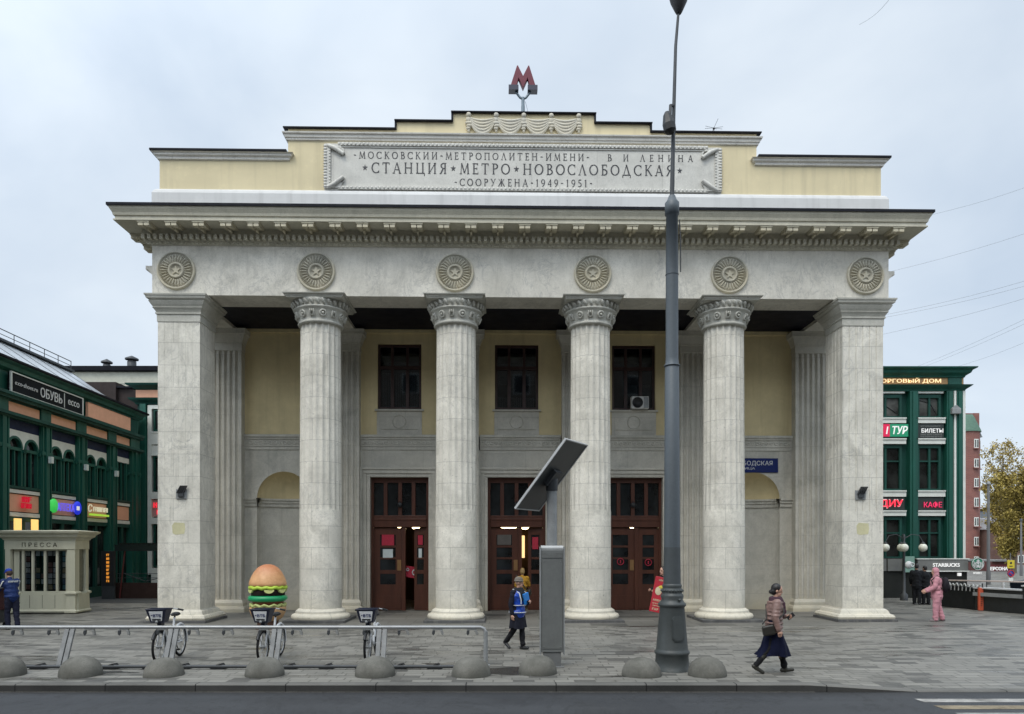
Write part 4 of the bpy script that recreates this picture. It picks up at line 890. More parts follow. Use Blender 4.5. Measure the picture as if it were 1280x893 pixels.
# little wall lamps on the pilasters
for Y, wd in ((30.15, 'between the pharmacy and the red pictogram'), (32.9, 'right of the pharmacy sign bay'), (35.7, 'right of the script sign bay')):
    t = thing('facade_lamp', 'small white box lamp on the green pilaster ' + wd, 'wall lamp', on_wall(Y, 6.02, .1), SRZ, 'box lamps on the green pilasters')
    MB().box(-.09, .09, -.16, -.02, -.14, .14).build('lamp_box', plain('white_lamp', (.6, .66, .64), .4), t, bevel=.01); MB().box(-.06, .06, -.02, .05, -.05, .05).build('bracket', M_dsteel, t)

# dark terrace along the back of the left square
t = thing('dark_terrace', 'dark terrace with a black canopy and red posts at the back of the left square', 'terrace', (-19.0, 33.4, 0))
MB().box(.0, 3.4, 0, .25, 0, .72).build('low_wall', plain('dark_brown_wall', (.035, .02, .017), .7, 0, .3), t)
b = MB(); b.box(.75, 3.5, -.2, 2.4, 2.3, 2.42); b.box(.7, 3.5, -.25, -.2, 2.2, 2.5)
for k in range(6): b.box(.9+k*.45, .96+k*.45, -.3, 2.4, 2.5, 2.58)
b.build('canopy', plain('black_canopy', (.01, .018, .016), .6), t)
for x0, x1 in ((.85, 1.1), (2.75, 3.0)):
    b = MB(); b.tube([(x0, -.1, 0), (x1, -.1, 2.25)], .03, 6); b.build('post', plain('dark_red_post', (.12, .02, .02), .5), t)
b = MB()
for z in (.95, 1.15): b.tube([(.1, .1, z), (3.4, .1, z)], .014, 5)
for k in range(6): b.tube([(.1+k*.65, .1, .7), (.1+k*.65, .1, 1.15)], .012, 5)
b.tube([(.9, 0, 1.2), (2.0, 0, .8), (2.9, 0, 1.0)], .02, 5); b.build('railing', M_dsteel, t)
t = thing('vertical_neon_sign', 'tall black sign board with a column of orange letters at the left square', 'sign', (-18.62, 33.0, 0))
MB().box(-.22, .38, 0, .15, .6, 2.2).build('board', M_black, t, bevel=.01)
b = MB()
for k in range(8): b.merge(placed(scrawl(.14, .11, 2, .02, k), (.1, -.002, 2.02-k*.17)))
b.build('lettering', emitter('orange_neon', (.75, .3, .04), .7), t)
MB().box(-.2, .4, .02, .13, 0, .6).build('stand', M_dsteel, t)

# ------------------------------------------------------------------ green trading house on the right
GR = thing('green_trading_house', 'dark green trading house with gold lettering right of the station', 'building', (12.2, 36, 0))
def rx(px): return (px-640)*.04-12.2
def rz(py): return 2.35+(685-py)*.04
RW = rx(1206)
MB().box(0, RW-.02, .3, 16, 0, rz(474)).build('wall', M_green2, GR)
b = MB(); b.mould([(0, rz(472)), (.03, rz(470)), (.2, rz(467)), (.25, rz(464)), (.4, rz(462)), (.42, rz(460.5)), (-.2, rz(459))], 0, RW, 0, 16); b.mould([(0, rz(489)), (.04, rz(487)), (.2, rz(484)), (.28, rz(482)), (-.1, rz(481))], 0, RW, 0, 16)
b.build('cornice', M_green, GR)
b = MB(); b.box(0, rx(1186), .08, .3, rz(480), rz(472)); b.box(rx(1203), RW-.01, .08, .3, rz(480), rz(472)); b.build('gold_frieze', plain('gold_board', (.42, .24, .1), .5), GR)
b = MB(); b.box(rx(1186), rx(1203), .04, .3, rz(481), rz(472)); b.box(0, RW-.02, .3, .35, rz(483), rz(470)); b.build('frieze_block', M_green, GR)
placed(text_mb('ТОРГОВЫЙ ДОМ', rx(1177)-rx(1096), .28, .03), ((rx(1177)+rx(1096))/2, .05, rz(475.8))).build('gold_lettering', emitter('warm_gold_letters', (.95, .72, .4), .75), GR)
cols = [(rx(1040), rx(1048)), (rx(1074), rx(1083)), (rx(1106)-.95, rx(1106)-.62), (rx(1137), rx(1147)), (rx(1183), rx(1191)), (rx(1195.5), rx(1203))]
for a, c in cols:
    b = MB(); b.box(a, c, -.05, .3, 0, rz(489)); b.box((a+c)/2-.08, (a+c)/2+.08, -.1, -.05, .3, rz(490)); b.build('wall_pilaster', M_green, GR)
b = MB(); b.box(rx(1192), rx(1194.5), -.06, .3, 0, rz(489)); b.box(rx(1203), RW+.02, -.03, .3, 0, rz(489)); b.box(rx(1147), rx(1149), .1, .3, 0, rz(489)); b.build('pale_strip', M_offw, GR)
b = MB()
wins = [(rx(1050), rx(1072)), (rx(1086), rx(1129)), (rx(1148), rx(1178))]
for x0, x1 in wins:
    for y0, y1 in ((523, 529), (549, 555), (614, 621), (639, 645)):
        b = MB(); b.box(x0-.1, x1+.15, .0, .3, rz(y1), rz(y0)); b.box(x0-.1, x1+.15, -.05, .3, rz(y0)-.03, rz(y0)+.03); b.build('pale_band', M_offw, GR)
    MB().box(x0, x1+.1, .05, .3, rz(491.5), rz(488.5)).build('pale_band', M_offw, GR)
for x0, x1 in wins:
    for q, (y0, y1) in enumerate(((493, 522), (556, 613), (646, 698), (712, 742))):
        z1_, z0_ = rz(y0), rz(y1); b = MB(); b.box(x0, x0+.12, .12, .28, z0_, z1_); b.box(x1-.12, x1, .12, .28, z0_, z1_); b.box(x0+.12, x1-.12, .12, .28, z1_-.16, z1_); b.box(x0+.12, x1-.12, .12, .28, z0_, z0_+.08); xm = x0+(x1-x0)*.53
        b.box(xm-.05, xm+.05, .14, .27, z0_+.08, z1_-.16)
        if q in (1, 2): b.box(x0+.12, x1-.12, .15, .26, z1_-.85, z1_-.78)
        wf = b.build('window', M_green2, GR)
        MB().box(x0+.1, x1-.1, .24, .27, z0_+.05, z1_-.1).build('pane', dark_glass('storey_glass', (.06, .062, .058) if q == 0 else (.014, .015, .014), .15), wf)
        b = MB()
        if q == 0:
            b.tube([(x0+.1, .22, z1_-.25), (x0+.7, .22, z1_-.4), (x1-.2, .22, z1_-.9)], .02, 5); b.build('inside_cable', M_black, wf)
SB = plain('dark_sign_field', (.02, .028, .026), .5)
b = MB(); 
for x0, x1 in wins: b.box(x0-.1, x1+.1, .06, .3, rz(548), rz(530)); b.box(x0-.1, x1+.1, .06, .3, rz(638), rz(622))
b.build('sign_field', SB, GR)
def gsign(name, label, px, py): 
    return thing(name, label, 'shop sign', (12.2+rx(px), 36.06, rz(py)))
t = gsign('travel_agency_sign', 'green and crimson travel agency sign on the right green building', 1118.5, 538.5)
b = MB(); b.box(rx(1104)-rx(1118.5), rx(1112)-rx(1118.5), -.08, -.002, -.3, .32); b.m = 1; b.box(rx(1112)-rx(1118.5)+.003, rx(1135)-rx(1118.5), -.08, -.002, -.3, .32); b.build('board', [emitter('crimson_lit_board', (.5, .01, .06), .5), emitter('green_lit_board', (.01, .2, .1), .4)], t)
placed(text_mb('1 ТУР', 1.08, .4, .03, shear=.2, bold=.015), (.08, -.1, .02)).build('lettering', M_wsign, t)
t = gsign('ticket_sign', 'dark ticket office sign with white lettering and faint small print', 1163, 539)
MB().box(-.62, .68, -.04, -.002, -.34, .32).build('board', SB, t)
placed(text_mb('БИЛЕТЫ', 1.08, .21, .02, bold=.01), (.1, -.06, .02)).build('lettering', M_wsign, t)
b = placed(scrawl(1.1, .09, 14, .01, 2), (.05, -.05, -.17)); b.merge(placed(scrawl(1.1, .08, 15, .01, 6), (.05, -.05, -.28))); b.merge(placed(scrawl(1.0, .06, 14, .01, 8), (.0, -.05, .24))); b.build('small_print', plain('grey_print', (.2, .21, .2), .6), t)
t = gsign('red_lit_sign', 'bright red lit sign with pale edges next to the right corner pier', 1116, 630)
placed(text_mb('ДИУ', 1.15, .42, .03, bold=.03), (-.05, -.04, 0)).build('lettering', emitter('bright_red_letters', (.7, .03, .06), .7), t)
placed(text_mb('ДИУ', 1.2, .47, .01, bold=.0), (-.05, -.011, 0)).build('letter_edge', M_wsign, t)
t = gsign('cafe_sign', 'dim red outlined cafe sign on a dark grille above the right ground floor', 1165, 631)
placed(text_mb('КАФЕ', .9, .3, .03, bold=.0), (.06, -.04, 0)).build('lettering', emitter('dim_red_letters', (.6, .03, .1), .7), t)
t = thing('facade_floodlight', 'grey floodlight on the downpipe of the right green building', 'floodlight', (12.2+rx(1192), 35.93, rz(515)))
MB().box(-.22, .22, -.2, 0, -.14, .14).build('lamp_body', M_alu, t, bevel=.02); MB().prism([(-.2, .14), (.2, .14), (.05, .28), (-.05, .28)], 'y', -.16, -.04).build('bracket', M_alu, t)
# coffee shop pavilion at its foot
t = thing('coffee_pavilion', 'low dark coffee pavilion with a grey name band below the right green building', 'pavilion', (15.4, 33.6, 0))
MB().box(0, 5.9, .1, 2.2, 0, 1.84).build('wall', plain('dark_pavilion', (.02, .022, .02), .6), t)
q = lambda px: (px-640)*33.6/900-15.4
qz = lambda py: 2.35+(685-py)*33.6/900
b = MB(); b.box(q(1076), q(1103)+.2, .02, .1, qz(714), qz(699)); b.box(q(1104.5)+.2, q(1128), 0, .1, qz(714), qz(699)); b.build('grey_sign_band', plain('grey_sign_panel', (.17, .175, .17), .6), t)
b = MB(); b.box(q(1147), q(1210), -.02, .1, qz(713.5), qz(699.5)); b.build('name_band', plain('grey_name_panel', (.17, .175, .17), .6), t)
b = MB(); b.box(q(1146), q(1211), -.05, .1, qz(699.4), qz(698.2)); b.box(q(1146), q(1211), -.05, .1, qz(714.8), qz(713.6)); b.build('band_trim', M_offw, t)
placed(text_mb('STARBUCKS', q(1199)-q(1165.5), .17, .02, bold=.02), ((q(1199)+q(1165.5))/2, -.04, qz(706.5))).build('lettering', M_wsign, t)
def siren(t, c, r, out, ringed=True):
    b = MB(); b.T = Matrix.Translation(c) @ Matrix.Rotation(R(90), 4, 'X'); b.lathe([(r, 0), (r, .05), (r*.96, .06), (0, .06)], 28); b.build('logo_disc', plain('logo_green', (.01, .16, .09), .5), t)
    b = MB(); x, y, z = c; y -= .062
    if ringed: b.torus((x, y, z), r*.93, r*.05, 'y', 32, 5)
    W = M_wpaint
    b.prism([(x+a*r, z+h*r) for a, h in star_poly(0, .62, .17)], 'y', y, y-.012)
    b.prism([(x-.26*r, z+.42*r), (x-.18*r, z+.6*r), (x, z+.5*r), (x+.18*r, z+.6*r), (x+.26*r, z+.42*r)], 'y', y, y-.014)
    b.prism([(x+.2*r*math.cos(a*.524), z+.2*r+.24*r*math.sin(a*.524)) for a in range(12)], 'y', y, y-.016)
    for s in (-1, 1):
        b.tube([(x+s*.24*r, y-.01, z+.34*r), (x+s*.36*r, y-.01, z+.05*r), (x+s*.26*r, y-.01, z-.25*r), (x+s*.16*r, y-.01, z-.7*r)], r*.055, 6)
        b.tube([(x+s*.38*r, y-.01, z+.24*r), (x+s*.5*r, y-.01, z-.0*r), (x+s*.4*r, y-.01, z-.35*r), (x+s*.3*r, y-.01, z-.62*r)], r*.05, 6)
        b.tube([(x+s*.56*r, y-.01, z-.6*r), (x+s*.72*r, y-.01, z-.15*r), (x+s*.62*r, y-.01, z+.25*r), (x+s*.74*r, y-.01, z+.34*r)], [r*.1, r*.1, r*.06, r*.09], 6)
    b.prism([(x-.12*r, z-.1*r), (x+.12*r, z-.1*r), (x+.16*r, z-.55*r), (x-.16*r, z-.55*r)], 'y', y, y-.012)
    b.build('logo_figure', W, t)
o = thing('coffee_cup_panel', 'pale green square panel with a white round emblem left of the coffee name band', 'panel sign', (15.4+q(1135), 33.55, qz(706)))
MB().box(-.27, .25, -.06, -.002, -.36, .38).build('board', plain('pale_green_board', (.2, .33, .28), .5), o, bevel=.01)
b = MB(); b.T = Matrix.Translation((-.03, -.07, .0)) @ Matrix.Rotation(R(90), 4, 'X'); b.lathe([(.17, -.005), (.17, .01), (0, .01)], 24); b.T = Matrix(); b.torus((.13, -.075, 0), .09, .022, 'y', 16, 6); b.build('emblem', M_wpaint, o)
o = thing('round_coffee_sign', 'round green coffee sign with a white figure and small caption', 'hanging sign', (15.4+q(1218), 33.4, qz(705)))
siren(o, (0, 0, 0), .29, 0)
placed(scrawl(.42, .08, 6, .02, 4), (0, -.03, -.42)).build('caption', M_wsign, o); MB().tube([(-.4, .03, .12), (-.2, .03, .12)], .03, 6).build('bracket', M_dsteel, o)
o = tag(MB().cbox((15.4+q(1195), 33.35, qz(718)), (.14, .1, .14)).build('entrance_lamp', M_wsign), 'small square lit lamp under the coffee name band', 'lamp')
# globe street lamp
t = thing('globe_lamp', 'dark lamp post with four white globes by the coffee pavilion', 'street lamp', at(1130, 685, 32.2)*1)
t.location.z = 0
b = MB(); b.lathe([(.16, 0), (.16, .25), (.07, .35), (.05, 1.5), (.045, 2.75), (.07, 2.8), (.03, 2.95)], 12); b.build('post', M_dsteel, t)
for k, (dx, dy) in enumerate(((-.78, .1), (-.27, -.5), (.2, .6), (.79, -.1))):
    b = MB(); b.tube([(0, 0, 2.75), (dx*.4, dy*.4, 2.95), (dx*.8, dy*.8, 2.9), (dx, dy, 2.6)], .018, 6); b.build('arm', M_dsteel, t)
    b = MB(); b.ell((dx, dy, 2.36), .18, 16, 12); b.build('globe', plain('milk_glass', (.7, .7, .6), .3, 0, .04), t); 
    b = MB(); b.lathe([(.07, 2.52), (.09, 2.56), (.02, 2.62)], 10, (dx, dy, 0)); b.build('globe_cap', M_dsteel, t)
# terrace barrier, orange post, underpass parapet with handrail
t = thing('terrace_barrier', 'black terrace barrier with pale hanging trim behind the person in pink', 'barrier', (16.0, 29.5, 0))
p0, p1 = Vector((1.2, -.3)), Vector((1.55, -2.6)); d = (p1-p0); L = d.length; t.location = (17.2, 29.2, 0); b = MB(); b.T = Matrix.Rotation(math.atan2(d.y, d.x), 4, 'Z')
b.box(0, L, 0, .06, .05, .85); b.box(0, L, -.03, .09, 0, .06); b.build('panel', plain('black_barrier_cloth', (.015, .017, .018), .7, 0, .3), t)
b = MB(); b.T = Matrix.Rotation(math.atan2(d.y, d.x), 4, 'Z')
for k in range(12): b.tube([(k*L/12, -.05, .98-.03*(k % 2)), ((k+.5)*L/12, -.06, .86), ((k+1)*L/12, -.05, .98-.03*((k+1) % 2))], .028, 5); b.tube([((k+.5)*L/12, -.06, .86), ((k+.45)*L/12, -.06, .7)], .02, 5)
b.build('pale_trim', plain('pale_trim', (.4, .41, .4), .8, 0, .3), t)
for k in range(3): 
    b = MB(); b.T = Matrix.Rotation(math.atan2(d.y, d.x), 4, 'Z'); b.tube([(k*L/2, .03, 0), (k*L/2, .03, 1.02)], .025, 6); b.build('barrier_post', M_dsteel, t)
t = thing('orange_post', 'orange upright post with dark lettering at the end of the terrace barrier', 'post', at(1226, 685, 26.9)); t.location.z = 0
MB().box(-.1, .1, -.05, .05, 0, .86).build('panel', plain('orange_red_paint', (.5, .1, .05), .6, 0, .2), t, bevel=.03)
b = MB()
for k in range(7): b.merge(placed(scrawl(.07, .05, 2, .004, k), (0, -.051, .2+k*.075)))
b.build('dark_lettering', M_black, t)
t = thing('underpass_parapet', 'black granite underpass parapet with pale coping at the right edge', 'parapet', (17.9, 27.2, 0))
def seg_box(b, p0, p1, th, z0, z1):
    p0, p1 = Vector(p0), Vector(p1); d = p1-p0; T = b.T.copy(); b.T = Matrix.Translation((p0.x, p0.y, 0)) @ Matrix.Rotation(math.atan2(d.y, d.x), 4, 'Z'); b.box(0, d.length, -th/2, th/2, z0, z1); b.T = T
b = MB(); seg_box(b, (-.3, 0), (.35, -1.6), .3, 0, .82); seg_box(b, (.35, -1.6), (2.2, -7.6), .3, 0, .98)
b.build('granite_wall', plain('black_granite', (.016, .018, .02), .3, 0, .3, 6), t)
b = MB(); seg_box(b, (-.32, .05), (.35, -1.6), .4, .82, .87); seg_box(b, (.35, -1.6), (2.22, -7.65), .4, .98, 1.03); b.build('coping', plain('pale_coping', (.5, .51, .52), .5), t)
b = MB(); seg_box(b, (-.35, 0), (.35, -1.62), .44, .55, .68); b.build('grey_ledge', M_alu, t)
t = thing('handrail', 'long pale pipe handrail above the terrace barrier and parapet', 'handrail', (15.6, 29.6, 0))
b = MB(); b.tube([(1.7, -.5, 1.04), (2.2, -2.6, 1.1), (3.0, -4, 1.13), (4.6, -9.6, 1.3)], .03, 8); b.build('rail', plain('pale_pink_rail', (.5, .42, .38), .4, .2), t)
for x, y in ((1.75, -.7), (2.2, -2.6), (3.0, -4.0), (3.8, -6.8)): b = MB(); b.tube([(x, y, 0), (x, y, 1.1)], .02, 6); b.build('rail_post', M_dsteel, t)
t = thing('white_chain_post', 'white knobbed post standing at the corner of the dark parapet', 'post', at(1254, 685, 27.8)); t.location.z = 0
b = MB(); b.lathe([(.03, 0), (.03, .75), (.06, .8), (.03, .86), (.06, .91), (.03, .97), (.05, 1.02), (.01, 1.06)], 10); b.build('post', plain('white_post', (.6, .6, .6), .5), t)
t = thing('dark_parked_car', 'dark blue parked car roof behind the parapet at the right edge', 'car', (24.4, 31.5, 0), R(6))
b = MB(); b.prism([(-2.1, .3), (2.1, .3), (2.15, .8), (1.5, .92), (-1.3, .96), (-2.15, .85)], 'y', -.85, .85); b.build('body', plain('dark_blue_car_paint', (.012, .02, .035), .25, .3), t, bevel=.06)
b = MB(); b.prism([(-1.4, .94), (1.3, .92), (.6, 1.42), (-.9, 1.44)], 'y', -.75, .75); b.build('cabin', dark_glass('car_glass', (.01, .012, .014)), t, bevel=.05)
for x in (-1.35, 1.35):
    for y in (-.8, .8): b = MB(); b.T = Matrix.Translation((x, y, .32)) @ Matrix.Rotation(R(90), 4, 'X'); b.lathe([(.3, -.1), (.32, -.08), (.32, .08), (.3, .1), (.2, .105), (0, .09)], 20); b.build('wheel', M_black, t)

# ------------------------------------------------------------------ far right: brick block, tree, shopfront, poles
def brick(name, a, bb, s=1.):
    k = N(name); x, y, z = k.xyz(k.tc)[:3]
    br = k.node('ShaderNodeTexBrick', {'Vector': k.comb(k.math('ADD', x, y), z, 0.), 'Color1': a, 'Color2': bb, 'Mortar': (.25, .2, .18), 'Scale': s, 'Mortar Size': .012, 'Brick Width': .5, 'Row Height': .16})
    n = k.noise(k.tc, .5, 5); c = k.mix(k.ramp(n, [(.35, 0.), (.7, .45)]), br.outputs[0], (.1, .05, .04)); return k.fin(c, .85)
M_brick = brick('red_brick', (.24, .08, .06), (.19, .06, .048)); M_brick2 = brick('brown_brick', (.2, .11, .085), (.16, .09, .07))
t = thing('red_brick_house', 'tall red brick apartment house with a round turret beyond the green building', 'building', (64, 110, 0))
def hx(px): return (px-640)*110/900-64
def hz(py): return 2.35+(685-py)*110/900
b = MB(); b.box(-6, hx(1223), .5, 12, -1, hz(516)); b.box(hx(1222), hx(1229.5), 1.0, 12, -1, hz(515)); b.build('wall', M_brick, t)
b = MB(); b.lathe([(2.0, -1), (2.0, hz(540))], 24, (hx(1212), 1.2, 0)); b.build('turret', M_brick, t)
b = MB(); b.lathe([(2.2, hz(540)), (2.15, hz(538)), (1.3, hz(521)), (1.1, hz(518)), (0, hz(517))], 24, (hx(1212), 1.2, 0)); b.build('turret_roof', plain('green_copper', (.09, .16, .12), .6, 0, .2), t)
for r_ in range(7):
    py = 550+24.3*r_
    if py > 700: break
    for x0, x1, yy in ((1213.5, 1218.8, -.75), (1224.5, 1230, .92)):
        b = MB(); b.box(hx(x0), hx(x1), yy-.12, yy+.3, hz(py+11), hz(py)); wf = b.build('window', M_offw, t)
        for k in range(2): MB().box(hx(x0)+.1+k*(hx(x1)-hx(x0))/2, hx(x0)+(k+1)*(hx(x1)-hx(x0))/2-.06, yy-.15, yy-.11, hz(py+10), hz(py+1)).build('pane', M_dglass, wf)
        MB().box(hx(x0)-.15, hx(x1)+.15, yy-.3, yy+.2, hz(py+12.3), hz(py+11.2)).build('sill', M_brick, wf)
b = MB(); b.prism([(hx(1224), hz(546)), (hx(1231), hz(546)), (hx(1227), hz(538))], 'y', .5, 1.6); b.build('bay_roof', plain('grey_bay_roof', (.2, .22, .22), .6), t)
t = thing('red_shopfront', 'low dark red shopfront with white lettering under the autumn tree', 'building', (50, 72, 0))
sx_ = lambda px: (px-640)*72/900-50
szz = lambda py: 2.35+(685-py)*72/900
MB().box(-2, sx_(1268), 0, 6, 0, szz(702)).build('wall', plain('dark_red_render', (.12, .05, .045), .8, 0, .2), t)
b = MB(); b.box(-2, sx_(1268), -.4, 6, szz(702), szz(700)); b.build('roof', plain('grey_roof_edge', (.28, .27, .26), .7), t)
MB().box(sx_(1232), sx_(1260), -.1, -.0, szz(715), szz(706)).build('sign_board', plain('dark_red_board', (.16, .04, .04), .6), t)
placed(text_mb('ПЕРСОНА', sx_(1258.5)-sx_(1233), .36, .05, bold=.03), ((sx_(1258.5)+sx_(1233))/2, -.14, szz(711))).build('lettering', M_wsign, t)
for x0, x1 in ((1237, 1243), (1249, 1258)): MB().box(sx_(x0), sx_(x1), -.06, .0, .3, szz(718)).build('shop_window', M_dglass, t)
t = thing('brown_brick_house', 'brown brick house with a pale roof edge at the right picture edge', 'building', (72, 104, 0))
fx = lambda px: (px-640)*104/900-72
fz = lambda py: 2.35+(685-py)*104/900
MB().box(fx(1262), fx(1330), 0, 14, -1, fz(661)).build('wall', M_brick2, t)
b = MB(); b.prism([(fx(1260), fz(661)), (fx(1335), fz(661)), (fx(1335), fz(640)), (fx(1278), fz(646)), (fx(1268), fz(655))], 'y', -.3, 14); b.build('roof', plain('pale_tin_roof', (.32, .32, .33), .5, .2), t)
MB().box(fx(1262), fx(1330), -.1, 0, fz(712), fz(707)).build('pale_band', M_offw, t)
for x0 in (1272, 1284, 1296, 1308):
    for y0, y1 in ((671, 680), (694, 704)):
        b = MB(); b.box(fx(x0), fx(x0+7), -.12, .02, fz(y1), fz(y0)); wf = b.build('window', M_offw, t); MB().box(fx(x0)+.12, fx(x0+7)-.12, -.15, -.11, fz(y1)+.12, fz(y0)-.12).build('pane', M_dglass, wf)
t = thing('distant_block', 'grey distant apartment block behind the brown brick house', 'building', (150, 190, 0))
dx_ = lambda px: (px-640)*190/900-150; dz_ = lambda py: 2.35+(685-py)*190/900
MB().box(dx_(1266), dx_(1340), 0, 20, -2, dz_(636)).build('wall', plain('grey_far_wall', (.2, .21, .22), .9), t)
MB().box(dx_(1265), dx_(1341), -.5, 20, dz_(636), dz_(633)).build('roof', M_roofdark, t)
def street_pole(name, label, px, Y, z1, r0, r1):
    t = thing(name, label, 'pole', ((px-640)*Y/900, Y, 0)); MB().lathe([(r0*1.3, 0), (r0*1.3, .8), (r0, .9), (r1, z1), (.01, z1+.05)], 12).build('shaft', plain('grey_pole', (.13, .132, .135), .6, 0, .12), t); return t
t = street_pole('lamp_pole', 'plain grey pole in front of the autumn tree', 1235.5, 46, 6.4, .1, .07)
MB().lathe([(.13, 6.4), (.13, 6.5), (.02, 6.6)], 12).build('cap', M_alu, t)
t = street_pole('traffic_sign_post', 'traffic sign post with a yellow warning plate and round no parking sign', 1263, 44, 2.0, .03, .03)
MB().box(-.22, .22, -.05, -.032, 1.05+.05, 1.6).build('yellow_plate', plain('yellow_plate', (.6, .48, .03), .5), t)
b = MB(); b.box(-.1, .1, -.056, -.051, 1.2, 1.26); b.ell((0, -.055, 1.42), (.07, .006, .07)); b.build('plate_symbol', M_black, t)
b = MB(); b.T = Matrix.Translation((0, -.04, .78)) @ Matrix.Rotation(R(90), 4, 'X'); b.lathe([(.22, -.01), (.22, .01), (0, .012)], 24); b.build('blue_disc', plain('blue_disc', (.03, .06, .3), .4), t)
b = MB(); b.torus((0, -.055, .78), .19, .03, 'y', 24, 6); b.T = Matrix.Translation((0, -.055, .78)) @ Matrix.Rotation(R(45), 4, 'Y'); b.box(-.18, .18, -.005, .005, -.025, .025); b.build('red_ring', M_red, t)
MB().box(-.14, .14, -.05, -.03, .3, .52).build('white_plate', M_offw, t)
t = street_pole('thin_pole', 'thin grey pole in front of the brown brick house at the right edge', 1276.5, 60, 4.6, .09, .06)
MB().lathe([(.12, 4.6), (.12, 4.7), (.02, 4.8)], 10).build('cap', M_dsteel, t)
# ---- trees
def tree(name, label, x, y, h, rad, cz, seed, leafcol, nleaf, nb=26, barkcol=(.08, .07, .06), lsize=.16, zoff=0):
    r = random.Random(seed); t = thing(name, label, 'tree', (x, y, zoff))
    b = MB(); b.tube([(0, 0, 0), (.06*h*.1, 0, h*.3), (-.02*h*.2, .1, h*.6), (.0, 0, h*.97)], [h*.02, h*.016, h*.01, .015], 9); tips = []
    for k in range(nb):
        z0 = h*(.14+.78*k/nb); a = r.uniform(0, 6.28); frac = (z0/h); env = rad*math.sin(math.pi*min(1, max(.1, (frac-.12)/.92)))**.7
        L = env*r.uniform(.75, 1.05); e = Vector((math.cos(a)*L, math.sin(a)*L, z0+L*r.uniform(.9, 1.5))); m = Vector((math.cos(a)*L*.45, math.sin(a)*L*.45, z0+L*.35)); s0 = Vector((0, 0, z0))
        b.tube([s0, m, e], [h*.006*(1.2-frac), h*.004*(1.2-frac), .012], 5)
        for q in range(5):
            f = r.uniform(.3, 1); p = m.lerp(e, f) if f > .5 else s0.lerp(m, f*2); d = Vector((r.uniform(-1, 1), r.uniform(-1, 1), r.uniform(.3, 1.4))).normalized()*env*r.uniform(.2, .45)
            b.tube([p, p+d*.5+Vector((0, 0, .1)), p+d], [.018, .013, .006], 4); tips += [p+d*.5, p+d, p]
    b.build('trunk', plain('bark', barkcol, .9, 0, .3), t)
    c = MB()
    for k in range(nleaf):
        p = r.choice(tips)
        if p.z/h > cz[1] and r.random() < .8: continue
        p = p+Vector((r.gauss(0, .28), r.gauss(0, .28), r.gauss(0, .3)))*rad*.33; s = lsize*r.uniform(.6, 1.4)
        nv = Vector((r.gauss(0, 1), r.gauss(0, 1), r.gauss(0, 1)+.4)).normalized(); a_ = nv.orthogonal().normalized(); bb = nv.cross(a_); c.m = r.choice([0, 0, 1, 2])
        c.add([p+a_*s, p+bb*s*.6, p-a_*s, p-bb*s*.6], [(0, 1, 2, 3)], False)
    c.build('crown', [plain('leaf_%d' % q, tuple(v*m_ for v in leafcol), .6, 0, .2) for q, m_ in enumerate((1, .62, 1.5))], t, fix=False)
tree('autumn_tree', 'tall autumn tree with yellow green leaves and a bare top beyond the pavilion', (1254-640)*75/900, 75, 13.2, 2.05, (0, .66), 5, (.32, .24, .065), 24000, 50, (.3, .26, .2), .11)
tree('low_autumn_tree', 'lower olive green tree hanging over the red shopfront', (1259-640)*68/900, 67, 8.4, 2.3, (0, 1.1), 9, (.26, .2, .05), 20000, 30, (.14, .11, .08), .1)
# ---- overhead wires
W0 = [((1150, 272, 34), (1300, 220, 26)), ((1095, 344, 34), (1300, 278, 26)), ((1095, 396, 34), (1300, 338, 26)), ((1095, 399, 35), (1300, 345, 27)), ((1090, 421, 36), (1300, 360, 27)), ((1140, 461, 48), (1300, 383, 30)), ((1136, 466, 48), (1300, 389, 30)), ((1195, 459, 48), (1300, 413, 30)), ((1074, 31, 24), (1110, -8, 22))]
nm = ['highest, just right of the cornice tip', 'meeting the frieze end', 'upper of the close pair below the capital', 'lower of the close pair below the capital', 'single one meeting the right pier', 'upper of the pair above the trading house', 'lower of the pair above the trading house', 'lowest, above the trading house roof end', 'short one at the top edge of the picture']
for (a, c), n_ in zip(W0, nm):
    p, q = at(*a), at(*c); q2 = p+(q-p)*1.6; pts = [p.lerp(q2, i/10) - Vector((0, 0, .25*math.sin(math.pi*i/10))) for i in range(11)]
    o = MB(); o.tube(pts, .005 if n_.startswith('short') else .0055, 5); tag(o.build('overhead_wire', plain('wire_grey', (.3, .32, .34), .6)), 'thin grey overhead wire, ' + n_, 'wire', 'overhead wires')
# ------------------------------------------------------------------ press kiosk
t = thing('press_kiosk', 'cream press kiosk with a moulded cornice on the left of the square', 'kiosk', (-17.98, 25.5, 0), R(2))
b = MB(); b.box(.18, 2.5, .12, .8, .1, .72); b.mould([(.02, .04), (.04, .1), (.0, .14), (-.02, .15)], .1, 2.5, .1, .85); b.build('base_panel', M_cream, t, bevel=.01)
b = MB()
for k in range(1, 4): b.box(.36+k*.44, .37+k*.44, .112, .12, .2, .66)
b.build('panel_joint', plain('kiosk_joint', (.12, .115, .09), .8), t)
for x0, x1, y0, y1 in ((.02, .2, .0, .2), (.24, .42, .14, .3), (2.16, 2.44, .02, .3), (2.26, 2.44, .72, .9)):
    b = MB(); b.box(x0, x1, y0, y1, .78, 2.3); b.mould([(.06, .03), (.07, .1), (.03, .16), (.02, .68), (.07, .7), (.07, .76), (.0, .8)], x0, x1, y0, y1); b.build('corner_post', M_cream, t, bevel=.008)
b = MB(); b.mould([(.0, 2.3), (.0, 2.62), (.03, 2.63), (.05, 2.68), (.14, 2.74), (.16, 2.8), (.26, 2.88), (.28, 2.94), (-.1, 2.98)], .0, 2.46, .0, .9); b.build('cornice', M_cream, t)
b = MB(); 
for x in (.52, .86, 1.29, 1.71, 2.06): b.box(x, x+.075, .12, .2, .76, 2.3)
